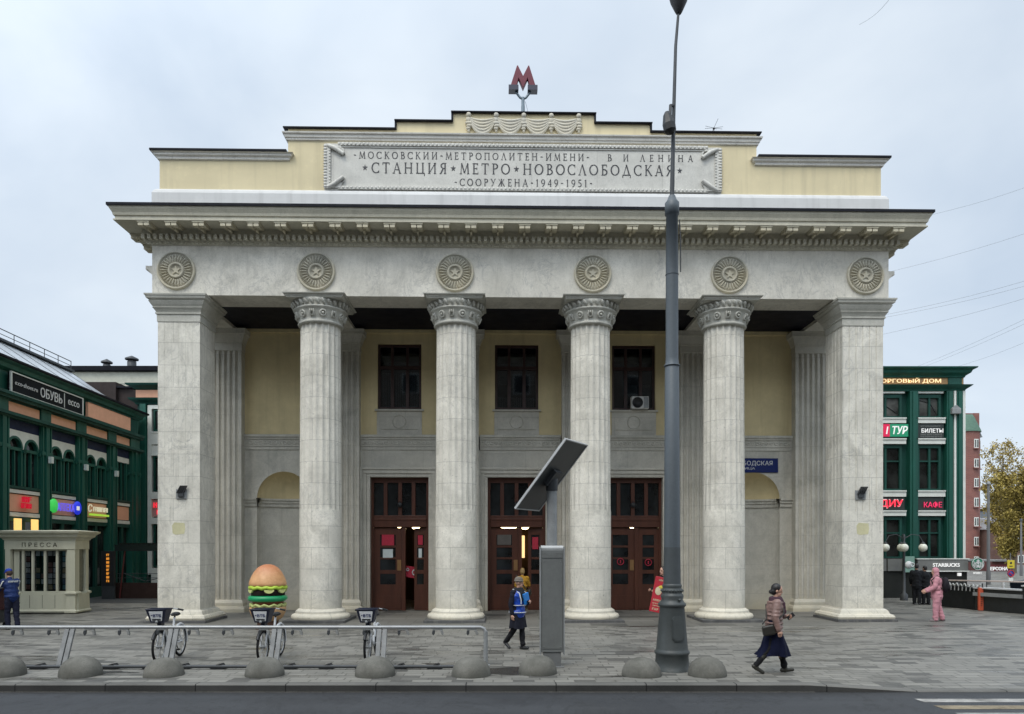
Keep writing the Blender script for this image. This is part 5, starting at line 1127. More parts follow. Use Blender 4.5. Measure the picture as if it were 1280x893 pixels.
b.box(.42, 2.14, .13, .19, .72, .8); b.box(.42, 2.14, .13, .19, 2.24, 2.3); b.build('window_mullion', M_cream, t, bevel=.005)
MB().box(.4, 2.2, .2, .215, .78, 2.26).build('front_pane', pane_glass('kiosk_glass', (.8, .82, .82), .8), t)
MB().box(2.34, 2.355, .3, .72, .8, 2.3).build('side_pane', plain('kiosk_side_glass', (.16, .165, .13), .2, 0, .3, 8), t)
MB().box(.3, 2.3, .72, .78, .1, 2.3).build('back_wall', plain('kiosk_inside', (.03, .03, .028), .9), t)
r_ = random.Random(3); mags = [plain('magazine_%d' % k, c, .5, 0, .25, 12) for k, c in enumerate(((.5, .5, .46), (.15, .32, .36), (.4, .33, .2), (.12, .16, .22), (.3, .14, .12), (.55, .56, .57)))]
b = MB()
for xs, n in ((.62, 1), (.97, 1), (1.4, 1), (1.9, 1)):
    for lv in range(7):
        if xs in (.97, 1.4) and r_.random() < .3: continue
        for q in range(2):
            if r_.random() < .15: continue
            x0 = xs+q*.17-.01 if xs < 2 else xs+q*.14; b.m = r_.randrange(6); z0 = .86+lv*.2; b.prism([(x0, z0), (x0+.14, z0), (x0+.14, z0+.17), (x0, z0+.17)], 'y', .225+.012*q, .23+.012*q)
b.build('magazine_rack', mags, t)
placed(text_mb('П Р Е С С А', 1.22, .15, .012), (1.22, -.005, 2.46)).build('lettering', plain('kiosk_letters', (.12, .12, .09), .6), t)

# ------------------------------------------------------------------ dome bollards along the kerb
M_conc = None
def concrete():
    k = N('bollard_concrete'); x, y, z = k.xyz(k.tc)[:3]; sh = k.comb(k.math('MULTIPLY', k.rnd(), 40.), 0., 0.); v = k.node('ShaderNodeVectorMath', {0: k.tc, 1: sh}, operation='ADD').outputs[0]
    n = k.noise(v, 3, 5, .65); g = k.noise(v, 55, 4, .7); c = k.mix(k.ramp(n, [(.35, 0.), (.68, 1.)]), (.1, .098, .085), (.175, .17, .15)); c = k.mix(k.ramp(g, [(.5, 0.), (.7, .6)]), c, (.07, .07, .06))
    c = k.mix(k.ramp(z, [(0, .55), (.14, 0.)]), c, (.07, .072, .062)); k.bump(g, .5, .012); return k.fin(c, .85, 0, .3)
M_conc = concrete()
bl = ['half dome concrete bollard cut by the left picture edge', 'half dome concrete bollard below the leftmost rack post', 'half dome concrete bollard in front of the leftmost bike', 'half dome concrete bollard in front of the bike with the burger behind', 'half dome concrete bollard in front of the rightmost bike', 'half dome concrete bollard by the end post of the bike rack', 'half dome concrete bollard in front of the grey pylon foot', 'half dome concrete bollard just left of the lamp post foot', 'half dome concrete bollard right of the lamp post foot']
bo = None
for k, (px, lb) in enumerate(zip([5, 101, 205, 331, 469, 589, 672, 802, 884], bl)):
    Y = 13.28 if k != 6 else 13.5; x = (px-640)*Y/900
    if bo is None:
        b = MB(); b.lathe([(.355, -.02), (.36, .03), (.352, .1), (.325, .18), (.275, .255), (.2, .31), (.1, .345), (0.0001, .355)], 36)
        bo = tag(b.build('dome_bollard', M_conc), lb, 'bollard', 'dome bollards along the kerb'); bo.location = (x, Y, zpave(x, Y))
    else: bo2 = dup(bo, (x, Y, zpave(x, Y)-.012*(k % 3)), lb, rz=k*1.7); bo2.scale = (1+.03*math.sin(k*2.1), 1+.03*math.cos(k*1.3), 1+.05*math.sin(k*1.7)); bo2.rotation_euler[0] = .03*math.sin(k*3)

# ------------------------------------------------------------------ bike rack
RYb = 14.42; RZ = .76
t = thing('bike_rack', 'long grey docking rail for hire bikes with slanted posts in front of the station', 'bike rack', (-5.6, RYb, 0))
X = lambda px, Y=RYb: (px-640)*Y/900+5.6
xe = X(607)
b = MB(); b.tube([(-6.5, 0, RZ), (xe-.1, 0, RZ), (xe-.03, 0, RZ-.03), (xe, 0, RZ-.1)], .034, 12)
b.build('rail', M_metal, t)
M_post = plain('rack_post_grey', (.2, .205, .205), .55, .1, .3, 6)
for k, px in enumerate((-40, 88, 218, 347, 478)):
    b = MB(); x = X(px)
    for s in (-1, 1):
        b.add([(x+s*.012+a, y+c*.028, z) for a in (0, s*.088) for (y, z) in ((0, RZ-.03), (-.3, 0)) for c in (-1, 1)], [(0,1,3,2),(4,6,7,5),(0,2,6,4),(1,5,7,3),(0,4,5,1),(2,3,7,6)])
    b.box(x-.11, x+.11, -.4, -.2, 0, .012); b.tube([(x-.1, -.03, RZ-.08), (x+.1, -.03, RZ-.08)], .014, 6); b.build('post', M_post, t, bevel=.006)
b = MB(); b.tube([(xe, 0, RZ-.08), (xe, -.0, 0)], .042, 12); b.box(xe-.09, xe+.09, -.09, .09, 0, .012); b.build('post', M_alu, t)
b = MB(); b.tube([(-6.5, -.5, .055), (xe-.25, -.5, .055)], .032, 10); b.build('ground_bar', M_dsteel, t)
dock0 = None
for px in (-22, 22, 67, 112, 155, 203, 242, 285, 330, 371, 416, 460, 504, 547, 590):
    if dock0 is None:
        b = MB(); b.box(-.1, .1, -.015, .02, -.06, -.03); b.m = 1; b.prism([(-.1, -.061), (-.05, -.061), (-.055, -.13), (-.085, -.165), (-.11, -.12)], 'y', -.04, .0); b.m = 0; b.prism([(.1, -.061), (.05, -.061), (.08, -.14), (.115, -.16), (.12, -.11)], 'y', -.03, .02)
        dock0 = b.build('dock_clamp', plain('dock_metal', (.24, .245, .24), .5, .2) if False else [plain('dock_metal', (.24, .245, .24), .5, .2), M_dsteel], t, (X(px), 0, RZ), bevel=.006)
        b = MB(); b.prism([(-.16, 0), (.14, 0), (.06, .1), (-.02, .08)], 'y', -.08, .08); b.build('wheel_chock', M_black, dock0, (0, -.44, -RZ+.01))
    else: dup(dock0, (X(px), 0, RZ))
# ------------------------------------------------------------------ hire bikes, front wheel in the rail
M_rub = plain('tyre_rubber', (.012, .012, .013), .8); M_frame = plain('white_bike_frame', (.55, .56, .57), .35, 0, .06); M_bask = plain('dark_blue_basket', (.008, .011, .03), .45); M_spoke = plain('spoke_steel', (.4, .41, .42), .4, .5)
def wheel_mesh():
    pass
def bike(px, Y, label, steer=0.):
    x = (px-640)*Y/900
    t = thing('hire_bike', label, 'bicycle', (x, Y, 0), steer, 'hire bikes on the rack')
    for yy, nm in ((0.0, 'wheel'), (1.08, 'wheel')):
        b = MB(); b.torus((0, yy, .335), .312, .026, 'x', 40, 8); w_ = b.build(nm, M_rub, t)
        b = MB(); b.torus((0, yy, .335), .283, .012, 'x', 36, 6); b.tube([(-.05, yy, .335), (.05, yy, .335)], .032, 8); b.build('rim', M_alu, w_)
        b = MB()
        for k in range(18):
            a = 2*math.pi*k/18; b.tube([(.02*(-1)**k, yy+.03*math.cos(a), .335+.03*math.sin(a)), (0, yy+.28*math.cos(a+.2*(-1)**k), .335+.28*math.sin(a+.2*(-1)**k))], .004, 4)
        b.build('spokes', M_spoke, w_)
        b = MB(); b.torus((0, yy, .335), .36, .03, 'x', 20, 6, R(20) if yy == 0 else R(-10), R(150) if yy == 0 else R(160)); b.build('mudguard', M_black if yy == 0 else M_frame, t)
    b = MB()
    for s in (-1, 1): b.tube([(s*.055, 0, .335), (s*.05, .13, .68)], .016, 7)
    b.tube([(-.055, .13, .68), (.055, .13, .68)], .022, 7); b.tube([(0, .13, .66), (0, .24, 1.02)], .022, 8); b.build('fork', M_frame, t)
    b = MB(); b.tube([(0, .17, .78), (0, .36, .42), (0, .62, .3)], [.034, .04, .034], 8); b.tube([(0, .62, .3), (0, .78, .86)], .024, 8)
    for s in (-1, 1): b.tube([(s*.02, .64, .32), (s*.06, 1.08, .335)], .014, 6); b.tube([(s*.02, .74, .68), (s*.06, 1.08, .335)], .011, 6)
    b.build('frame', M_frame, t)
    b = MB(); b.ell((0, .86, .93), (.085, .13, .045), 12, 8); b.ell((0, .72, .93), (.04, .12, .035), 10, 6); b.tube([(0, .79, .86), (0, .8, .92)], .018, 6); b.build('saddle', M_black, t)
    b = MB(); b.tube([(-.3, .36, 1.06), (-.16, .27, 1.1), (0, .24, 1.04), (.16, .27, 1.1), (.3, .36, 1.06)], .013, 8); b.build('handlebar', M_spoke, t)
    for s in (-1, 1): b = MB(); b.tube([(s*.24, .32, 1.08), (s*.33, .39, 1.05)], .02, 8); b.build('grip', M_black, t)
    b = MB(); b.tube([(-.11, .62, .3), (.11, .62, .3)], .014, 6); b.tube([(.1, .62, .3), (.1, .72, .2)], .012, 6); b.tube([(-.1, .62, .3), (-.1, .52, .4)], .012, 6); b.box(.07, .13, .67, .77, .17, .2); b.box(-.13, -.07, .47, .57, .39, .42); b.torus((.05, .62, .3), .09, .01, 'x', 18, 5); b.build('crank', M_black, t)
    # basket, wider at the top, open, with a white front panel
    lo, hi = [(-.13, -.1, .84), (.13, -.1, .84), (.13, .12, .84), (-.13, .12, .84)], [(-.2, -.17, 1.11), (.2, -.17, 1.11), (.2, .16, 1.11), (-.2, .16, 1.11)]
    b = MB(); b.add(lo+hi+[(x_*.9, y_*.9+.0, z_+.02) for x_, y_, z_ in lo]+[(x_*.93, y_*.93, z_) for x_, y_, z_ in hi], [(3,2,1,0),(0,1,5,4),(1,2,6,5),(2,3,7,6),(3,0,4,7),(8,9,10,11),(9,8,12,13),(10,9,13,14),(11,10,14,15),(8,11,15,12),(4,5,13,12),(5,6,14,13),(6,7,15,14),(7,4,12,15)])
    b.tube([(-.2, -.17, 1.11), (.2, -.17, 1.11), (.2, .16, 1.11), (-.2, .16, 1.11), (-.2, -.17, 1.11)], .012, 6); b.box(-.04, .04, .0, .16, .72, .84)
    bk = b.build('basket', M_bask, t)
    T = Matrix.Translation((0, -.139, .975)) @ Matrix.Rotation(R(14.5), 4, 'X')
    p = MB(); p.T = T; p.prism([(-.1, -.1), (.1, -.1), (.135, .1), (-.135, .1)], 'y', -.012, -.002); p.build('name_panel', plain('white_bike_panel', (.62, .63, .64), .4, 0, .05), bk)
    p = MB(); p.T = T; p.merge(placed(text_mb('ВТБ', .16, .06, .004, bold=.02), (.02, -.015, .015))); p.box(-.1, -.075, -.016, -.012, .01, .03); p.build('lettering', plain('navy_letters', (.02, .03, .12), .5), bk)
    p = MB(); p.T = T; p.box(-.085, .085, -.016, -.012, -.09, -.055); p.build('dark_strip', M_black, bk)
    b = MB(); b.ell((0, -.13, .86), (.03, .02, .03), 10, 8); b.build('front_light', M_alu, t)
    return t
bike(199, 14.62, 'white hire bike with a dark basket, leftmost in the rack', R(4))
bike(328.5, 14.62, 'white hire bike with a dark basket, in front of the burger figure')
bike(459.5, 14.62, 'white hire bike with a dark basket, rightmost, before the left entrance')

# ------------------------------------------------------------------ burger figure in front of the left niche
t = thing('burger_figure', 'giant egg shaped hamburger figure with green ring standing left of the first column', 'statue', (-7.12, 21.0, 0))
def rip(r0, z0, r1, z1, n=48, amp=.04, f=9, ph=0.):
    b = MB(); pr = [(r0, z0), (r0*1.04, (z0+z1)/2), (r1, z1)]; vs = []
    for r, z in pr:
        for k in range(n):
            a = 2*math.pi*k/n; vs.append((r*math.cos(a)*(1+.02*math.sin(5*a)), r*math.sin(a), z+amp*math.sin(f*a+ph)))
    m = n; b.add(vs+[(0, 0, z0), (0, 0, z1)], [(j*m+k, j*m+(k+1) % m, (j+1)*m+(k+1) % m, (j+1)*m+k) for j in range(2) for k in range(m)]+[(2*m+k, 2*m+(k+1) % m, 3*m+1) for k in range(m)]+[(3*m, (k+1) % m, k) for k in range(m)], True); return b
def bun():
    k = N('bun_crust'); x, y, z = k.xyz(k.tc)[:3]; n = k.noise(k.tc, 5, 5); g = k.noise(k.tc, 40, 3)
    c = k.mix(k.ramp(z, [(0, 0.), (.55, 0.), (1, 1.)]), (.62, .33, .17), (.62, .33, .17)); zz_ = k.math('ADD', z, k.math('MULTIPLY', n, .25))
    q = k.node('ShaderNodeMapRange', {0: zz_, 1: 1.62, 2: 1.96, 3: 0., 4: 1.}).outputs[0]
    c = k.mix(k.math('MULTIPLY', q, .6), k.mix(k.ramp(n, [(.35, 0.), (.65, 1.)]), (.5, .25, .1), (.66, .37, .18)), (.4, .1, .05)); c = k.mix(k.math('MULTIPLY', k.ramp(g, [(.62, 0.), (.7, .8)]), q), c, (.75, .6, .42)); k.bump(g, .2, .01); return k.fin(c, .5)
b = MB(); b.lathe([(.05, 1.235), (.5, 1.24), (.53, 1.27), (.525, 1.33), (.5, 1.42), (.45, 1.54), (.38, 1.66), (.29, 1.77), (.18, 1.84), (.08, 1.868), (0.0001, 1.872)], 40); b.build('top_bun', bun(), t)
M_let = plain('lettuce', (.42, .58, .05), .5, 0, .25, 8); M_pat = plain('burger_patty', (.022, .013, .012), .7, 0, .4, 14, .4)
rip(.53, 1.15, .52, 1.25, amp=.02, f=13).build('lettuce', M_let, t)
b = rip(.46, .9, .5, 1.2, amp=.012, f=7); b.build('patty', M_pat, t)
for k, a in enumerate((-140, -68, -22, 40, 100, 165)):
    b = MB(); b.T = Matrix.Rotation(R(a), 4, 'Z') @ Matrix.Translation((.48, 0, 1.115)); b.prism([(.14*math.cos(math.pi*i/10), -.1*math.sin(math.pi*i/10)+.03) for i in range(11)], 'x', -.03, .045); b.build('cheese_slice', plain('pale_cheese', (.62, .66, .25), .5), t)
b = MB(); b.torus((0, 0, .885), .475, .085, 'z', 44, 12); b.build('green_ring', plain('green_pickle_ring', (.006, .27, .1), .35, 0, .1), t)
rip(.43, .7, .45, .86, amp=.01).build('tomato', plain('dark_tomato', (.16, .03, .015), .4), t)
rip(.5, .64, .52, .72, amp=.03, f=12).build('lower_lettuce', plain('pale_lettuce', (.42, .46, .16), .5, 0, .2, 9), t)
b = MB(); b.lathe([(.05, .2), (.28, .22), (.42, .32), (.49, .46), (.515, .58), (.5, .645), (.1, .65)], 36); b.build('bottom_bun', plain('lower_bun', (.5, .31, .16), .6, 0, .15), t)
b = MB(); b.lathe([(.36, 0), (.36, .08), (.3, .1), (.3, .22)], 28); b.build('stand', plain('brown_stand', (.08, .04, .025), .6), t)

# ------------------------------------------------------------------ grey pylon with its slanted panel
PXC, PYC = (690.5-640)*14.25/900, 14.2
t = thing('display_pylon', 'grey display pylon with a slanted dark panel on its pole', 'pylon', (PXC, PYC, 0))
b = MB(); b.box(-.225, .215, -.0, .2, .29, 2.31); b.build('box_body', plain('pylon_grey', (.16, .168, .165), .4, .15, .08), t, bevel=.008)
b = MB(); b.box(-.25, -.226, -.02, .22, .24, 2.37); b.box(.216, .24, -.02, .22, .24, 2.37); b.build('side_frame', M_alu, t, bevel=.005)
b = MB(); b.T = Matrix(); b.tube([(-.225, .1, 2.34), (.215, .1, 2.34)], .06, 10); b.build('top_roll', plain('pale_alu', (.45, .46, .46), .35, .2), t)
b = MB(); b.box(-.2, .19, -.012, -.001, .36, 2.13); b.box(-.2, .19, -.012, -.001, 2.15, 2.25); b.box(-.2, -.19, -.014, -.012, .36, .4)
for xx in (-.17, .16):
    for zz_ in (.4, 1.25, 2.08): b.ell((xx, -.014, zz_), (.012, .008, .012), 8, 6)
b.build('front_panel', plain('pylon_front_grey', (.14, .147, .143), .45, .1, .22), t)
b = MB(); b.box(-.18, .17, .02, .18, 0, .29); b.box(-.24, .23, -.06, .26, -.1, .015); b.build('foot', plain('pylon_foot', (.15, .155, .155), .5, .2), t, bevel=.006)
b = MB(); b.tube([(0, .26, 0), (0, .26, 3.58)], .105, 16); b.build('pole', M_alu, t)
s = Vector((.52, .85, 0)).normalized(); th = R(49); hd = Vector((.85, -.52, 0)).normalized(); l = hd*math.cos(th)+Vector((0, 0, math.sin(th))); nn = s.cross(l)
c0 = Vector((-.01, .2, 3.78)); T = Matrix(((s.x, l.x, nn.x, c0.x), (s.y, l.y, nn.y, c0.y), (s.z, l.z, nn.z, c0.z), (0, 0, 0, 1)))
b = MB(); b.T = T; b.box(-.46, .46, -.84, .84, -.012, .012); b.build('slanted_panel', plain('dark_grey_panel', (.035, .04, .042), .35, 0, .1), t)
b = MB(); b.T = T
for sx0 in (-1, 1): b.box(min(sx0*.461, sx0*.485), max(sx0*.461, sx0*.485), -.86, .86, -.022, .022)
b.box(-.46, .46, .841, .862, -.022, .022); b.box(-.46, .46, -.862, -.841, -.022, .022); b.build('panel_frame', plain('pale_frame', (.5, .51, .51), .4, .2), t)
b = MB(); b.tube([(0, .26, 3.5), (-.0, .23, 3.74)], .12, 12); b.T = T; sgn = -1 if nn.z > 0 else 1; b.cbox((0, 0, sgn*.06), (.3, .34, .09)); b.build('bracket', M_dsteel, t)

# ------------------------------------------------------------------ tall street lamp
LX, LY = (840-640)*13.85/900, 13.85
t = thing('tall_street_lamp', 'tall grey blue street lamp column with a cast base, right of the pylon', 'street lamp', (LX, LY, 0))
M_lamp1 = plain('lamp_base_paint', (.055, .063, .063), .5, .1, .25, 3, .15); M_lamp2 = plain('lamp_pole_paint', (.085, .102, .116), .5, .1, .25, 2.5, .1, .5, True)
b = MB(); b.lathe([(.345, -.05), (.345, .02), (.325, .04), (.31, .3), (.33, .32), (.335, .36), (.31, .39), (.3, .42), (.235, 1.2), (.24, 1.22)], 40); b.build('cast_base', M_lamp1, t)
b = MB(); b.lathe([(.24, 1.22), (.265, 1.24), (.265, 1.28), (.23, 1.31), (.2, 1.36), (.22, 1.42), (.205, 1.46), (.19, 1.47), (.195, 1.5), (.195, 1.56), (.175, 1.58), (.185, 1.6), (.185, 1.64), (.17, 1.66)], 40)
for k in range(22): a = 2*math.pi*k/22; b.ell((.2*math.cos(a), .2*math.sin(a), 1.53), (.022, .022, .025), 6, 5)
b.ell((.1, -.2, 1.36), (.03, .05, .03), 8, 6)
b.build('collar', M_lamp1, t)
b = MB(); T_ = Matrix.Rotation(R(12), 4, 'Z') @ Matrix.Translation((0, -.268, .82)) @ Matrix.Rotation(R(-4.8), 4, 'X')
b.T = T_; oc = [(-.07, .24), (.07, .24), (.12, .18), (.12, -.18), (.07, -.24), (-.07, -.24), (-.12, -.18), (-.12, .18)]
b.prism(oc, 'y', -.012, .01); b.prism([(a*.86, c*.92) for a, c in oc], 'y', -.02, -.011); b.build('service_hatch', M_lamp1, t)
b = MB(); b.lathe([(.165, 1.66), (.157, 2.36)], 32); b.build('lower_sleeve', plain('dark_sleeve', (.06, .07, .075), .55, .1, .2), t)
b = MB(); b.lathe([(.155, 2.35), (.135, 5.85), (.13, 5.86), (.12, 6.0), (.118, 7.6), (.112, 8.75), (.135, 8.76), (.135, 8.98), (.1, 9.02), (.06, 9.12)], 32); b.torus((0, 0, 5.85), .145, .014, 'z', 28, 6); b.torus((0, 0, 7.6), .12, .008, 'z', 28, 6); b.build('pole', M_lamp2, t)
b = MB(); b.tube([(0, 0, 9.05), (.03, 0, 10.6), (.07, 0, 12.0), (.13, 0, 12.72)], [.045, .036, .03, .024], 12); b.build('mast', M_dsteel, t)
b = MB(); b.tube([(.11, -.14, 8.6), (.13, -.15, 8.2), (.13, -.15, 7.6)], .012, 6); b.build('cable', M_black, t)
b = MB(); b.lathe([(.045, 12.62), (.07, 12.66), (.16, 12.86), (.22, 13.1), (.2, 13.3), (.05, 13.42)], 24, (.13, 0, 0)); b.build('lamp_head', M_black, t)
b = MB(); b.tube([(.02, -.02, 10.85), (-.05, -.1, 10.8), (-.07, -.12, 10.5)], .03, 8); b.T = Matrix.Translation((-.09, -.16, 10.38)) @ Matrix.Rotation(R(-10), 4, 'Y'); b.lathe([(.04, .26), (.08, .2), (.125, .02), (.12, -.1), (.07, -.15), (0.001, -.15)], 8, smooth=False); b.build('side_lamp', M_black, t)
# ------------------------------------------------------------------ people
from mathutils import noise as mnoise
def remeshed(b, name, mats, parent, voxel, smooth=4, paint=None, fold=0):
    o = b.build('tmp', mats[0] if isinstance(mats, list) else mats, None, fix=False)
    m = o.modifiers.new('r', 'REMESH'); m.mode = 'VOXEL'; m.voxel_size = voxel
    s = o.modifiers.new('s', 'SMOOTH'); s.iterations = smooth; s.factor = .5
    dg = bpy.context.evaluated_depsgraph_get(); dg.update(); me = bpy.data.meshes.new_from_object(o.evaluated_get(dg)); bpy.data.objects.remove(o)
    if fold:
        nrm = [v.normal.copy() for v in me.vertices]
        for v, vn_ in zip(me.vertices, nrm):
            q = v.co.copy(); f = mnoise.noise(Vector((q.x*7, q.y*7, q.z*13)))+.6*mnoise.noise(Vector((q.x*16, q.y*16, q.z*26+5))); v.co = q+vn_*f*fold
    me.name = name; me.materials.clear()
    for q in (mats if isinstance(mats, list) else [mats]): me.materials.append(q)
    for p in me.polygons:
        p.use_smooth = True; p.material_index = paint(p.center) if paint else 0
    r = bpy.data.objects.new(name, me); C.objects.link(r); r.parent = parent; return r
def skinmat(): return plain('skin', (.5, .29, .21), .55, 0, .08, 9)
SKIN = skinmat(); LIP = plain('lips', (.35, .11, .1), .5); EYEM = plain('eye_dark', (.02, .015, .012), .3)
def cloth(name, col, rough=.8, var=.25, sc=7): return plain(name, col, rough, 0, var, sc, .25)
def person(label, loc, rot, H, legs, arms, o, lean=0., head=(0., 0.), twist=0., group=None):
    """local +x is forward. legs: ((thigh, knee, foot pitch) left, right); arms: ((upper fwd, abduct, elbow bend, inward) left, right); degrees"""
    k = H/1.70; t = thing('person', label, 'person', loc, rot, group)
    V3 = lambda x, y, z: Vector((x, y, z))
    hipz = .9*k; J = {}
    low = []
    for s, (a, kn, fp), n in ((1, legs[0], 'L'), (-1, legs[1], 'R')):
        hip = V3(0, s*.085*k, 0); a = R(a); q = a-R(kn); f = R(fp)
        knee = hip+V3(math.sin(a), 0, -math.cos(a))*.42*k; ank = knee+V3(math.sin(q), 0, -math.cos(q))*.4*k
        toe = ank+V3(math.cos(f), .08*s, math.sin(f)).normalized()*.15*k+V3(0, 0, -.05*k) - V3(0, 0, 0)
        heel = ank+V3(-math.cos(f)*.05, 0, -math.sin(f)*.05-.05)*k
        J[n] = [hip, knee, ank, toe, heel]; low += [toe.z-.03*k, heel.z-.03*k]
    dz = -min(low); 
    for n in 'LR': J[n] = [p+V3(0, 0, dz) for p in J[n]]
    pel = V3(0, 0, dz); le = R(lean); up = V3(math.sin(le), 0, math.cos(le))
    waist = pel+up*.17*k; chest = pel+up*.38*k; neck = pel+up*.52*k; fw = V3(math.cos(le), 0, -math.sin(le))
    hd = neck+(up*.16+fw*.02)*k
    tw = R(twist)
    for s, (a, ab, eb, inn), n in ((1, arms[0], 'l'), (-1, arms[1], 'r')):
        sh = pel+up*.47*k+V3(-math.sin(tw)*s*.17, math.cos(tw)*s*.175, 0)*k; a = R(a)-le*0; d1 = V3(math.sin(a), s*math.sin(R(ab)), -math.cos(a)).normalized(); el = sh+d1*.28*k
        q = a+R(eb); d2 = V3(math.sin(q), -s*math.sin(R(inn)), -math.cos(q)).normalized(); wr = el+d2*.25*k; J[n] = [sh, el, wr, d2, s]
    Hh = 0
    # ---- body: one continuous surface
    b = MB()
    b.ell(pel+up*.03*k, (.115*k, .15*k, .12*k)); b.cap(pel, waist, .12*k, .11*k); b.cap(waist, chest, .115*k, .13*k); b.ell(chest, (.115*k, .165*k, .14*k)); b.cap(neck-up*.06*k, hd-up*.03*k, .052*k, .048*k)
    for n in 'lr': b.cap(chest+up*.06*k, J[n][0], .075*k, .058*k)
    for n in 'LR':
        h_, kn, an, toe, heel = J[n]; b.cap(h_, kn, .082*k, .056*k); b.cap(kn, an, .054*k, .036*k); b.ell(kn+(an-kn)*.3+V3(-.012*k, 0, 0), (.055*k, .05*k, .1*k)); b.cap(heel, toe, .034*k, .03*k); b.cap(an, heel, .036*k, .034*k)
    yaw, pit = R(head[0]), R(head[1])
    HT = Matrix.Translation(hd) @ Matrix.Rotation(yaw, 4, 'Z') @ Matrix.Rotation(pit, 4, 'Y')
    b.T = HT
    b.ell((0, 0, .05*k), (.096*k, .076*k, .1*k), 16, 12); b.ell((.035*k, 0, -.035*k), (.055*k, .052*k, .07*k), 12, 8); b.ell((.095*k, 0, .0), (.02*k, .013*k, .02*k), 8, 6); b.cap((.085*k, 0, .045*k), (.103*k, 0, .0), .011*k, .013*k, 8)
    for s in (-1, 1): b.ell((-.005*k, s*.077*k, .015*k), (.022*k, .012*k, .032*k), 8, 6); b.ell((.085*k, s*.03*k, .05*k), (.014*k, .022*k, .01*k), 8, 6)
    b.ell((.082*k, 0, -.04*k), (.016*k, .026*k, .012*k), 8, 6); b.ell((.07*k, 0, -.08*k), (.022*k, .026*k, .02*k), 8, 6)
    b.T = Matrix()
    for n in 'lr':
        sh, el, wr, d, s = J[n]; b.cap(sh, el, .05*k, .041*k); b.cap(el, wr, .04*k, .027*k)
        pn = V3(0, -s, 0); pn = (pn-d*pn.dot(d)).normalized(); sd_ = d.cross(pn)          # palm normal (inwards), side axis
        if sd_.x < 0: sd_ = -sd_
        pc = wr+d*.05*k; b.cap(wr, pc, .026*k, .03*k); b.cap(pc-sd_*.018*k, pc+sd_*.018*k, .02*k, .02*k)
        for i, (off, L) in enumerate(((.03, .068), (.01, .076), (-.01, .07), (-.03, .056))):
            p0 = wr+d*.075*k+sd_*off*k; c_ = o.get('curl', .35); d2_ = (d*math.cos(c_)+pn*math.sin(c_)); d3_ = (d*math.cos(2.2*c_)+pn*math.sin(2.2*c_))
            p1 = p0+d2_*L*.55*k; p2 = p1+d3_*L*.5*k; b.cap(p0-d*.02*k, p1, .0105*k, .0095*k, 6); b.cap(p1, p2, .0095*k, .0075*k, 6)
        p0 = wr+d*.03*k+sd_*.025*k; p1 = p0+(d*.6+sd_*.7+pn*.25).normalized()*.035*k; p2 = p1+(d*.9+pn*.4).normalized()*.03*k; b.cap(p0, p1, .013*k, .011*k, 6); b.cap(p1, p2, .011*k, .009*k, 6)
    HI = HT.inverted()
    def paint(c):
        p = HI @ c/k
        if p.x > .075 and abs(p.y) < .03 and -.052 < p.z < -.03: return 1
        if p.x > .07 and (.018 < abs(p.y) < .04) and .028 < p.z < .042: return 2
        if p.x > .07 and .01 < abs(p.y) < .05 and .058 < p.z < .064: return 3
        return 0
    remeshed(b, 'body', [SKIN, LIP, EYEM, o['hairm']], t, o.get('vox', .0085), 3, paint)
    vx = .013
    # ---- trousers / skirt / shoes
    if 'trousers' in o:
        b = MB(); w_ = o.get('tw', 1.); b.ell(pel+up*.03*k, (.135*k, .17*k, .13*k)); b.cap(pel, waist, .14*k, .125*k)
        for n in 'LR':
            h_, kn, an, toe, heel = J[n]; b.cap(h_, kn, .098*k*w_, .075*k*w_); b.cap(kn, an.lerp(kn, .02)+V3(0, 0, .0), .073*k*w_, .062*k*w_)
            b.ell(kn.lerp(an, .85), (.075*k*w_, .07*k*w_, .04*k))
        remeshed(b, 'trousers', o['trousers'], t, vx, fold=.012*k)
    for n in 'LR':
        h_, kn, an, toe, heel = J[n]; b = MB(); b.cap(heel+V3(0, 0, .005), toe+V3(.0, 0, .004), .043*k, .037*k); b.cap(an, heel.lerp(toe, .3), .046*k, .045*k); bt = an.lerp(kn, o.get('boot', .12)); b.cap(an, bt, .05*k, (.062 if o.get('boot', 0) > .3 else .052)*k)
        remeshed(b, 'boot' if o.get('boot', 0) > .3 else 'shoe', o['shoes'], t, .011, 2)
    if 'skirt' in o:
        m, z0, wd = o['skirt']; n = 40; rows = 9; b = MB(); vs = []
        zt = waist.z+.02*k; zb = z0*k; L_, R_ = J['L'], J['R']
        for j in range(rows+1):
            f = j/rows; z = zt+(zb-zt)*f
            xs_ = []
            for q in (L_, R_):
                hp, kn, an = q[:3]; xx = hp.x if z > hp.z else (hp.x+(kn.x-hp.x)*(hp.z-z)/max(.01, hp.z-kn.z) if z > kn.z else kn.x+(an.x-kn.x)*min(1, (kn.z-z)/max(.01, kn.z-an.z))); xs_.append(xx)
            x0, x1 = min(xs_)-(.135-.01*f)*k, max(xs_)+(.13-.02*f)*k; cx, rx_ = (x0+x1)/2, (x1-x0)/2
            for i in range(n):
                a = 2*math.pi*i/n; rp = 1+.1*f*math.sin(7*a+1.3*f)+.06*f*math.sin(13*a+2*f); vs.append((cx+rx_*rp*math.cos(a), wd*(.15+.05*f)*k*rp*math.sin(a)/.15*.15/.15*.15/.15*.15 if False else (.19+wd*f)*k*rp*math.sin(a), z+(.02*k*math.sin(3*a) if j == rows else 0)))
        b.add(vs, [(j*n+i, j*n+(i+1) % n, (j+1)*n+(i+1) % n, (j+1)*n+i) for j in range(rows) for i in range(n)], True); b.add(vs[:n], [tuple(range(n))], False); b.add(vs[-n:], [tuple(range(n))[::-1]], False); b.build('skirt', m, t)
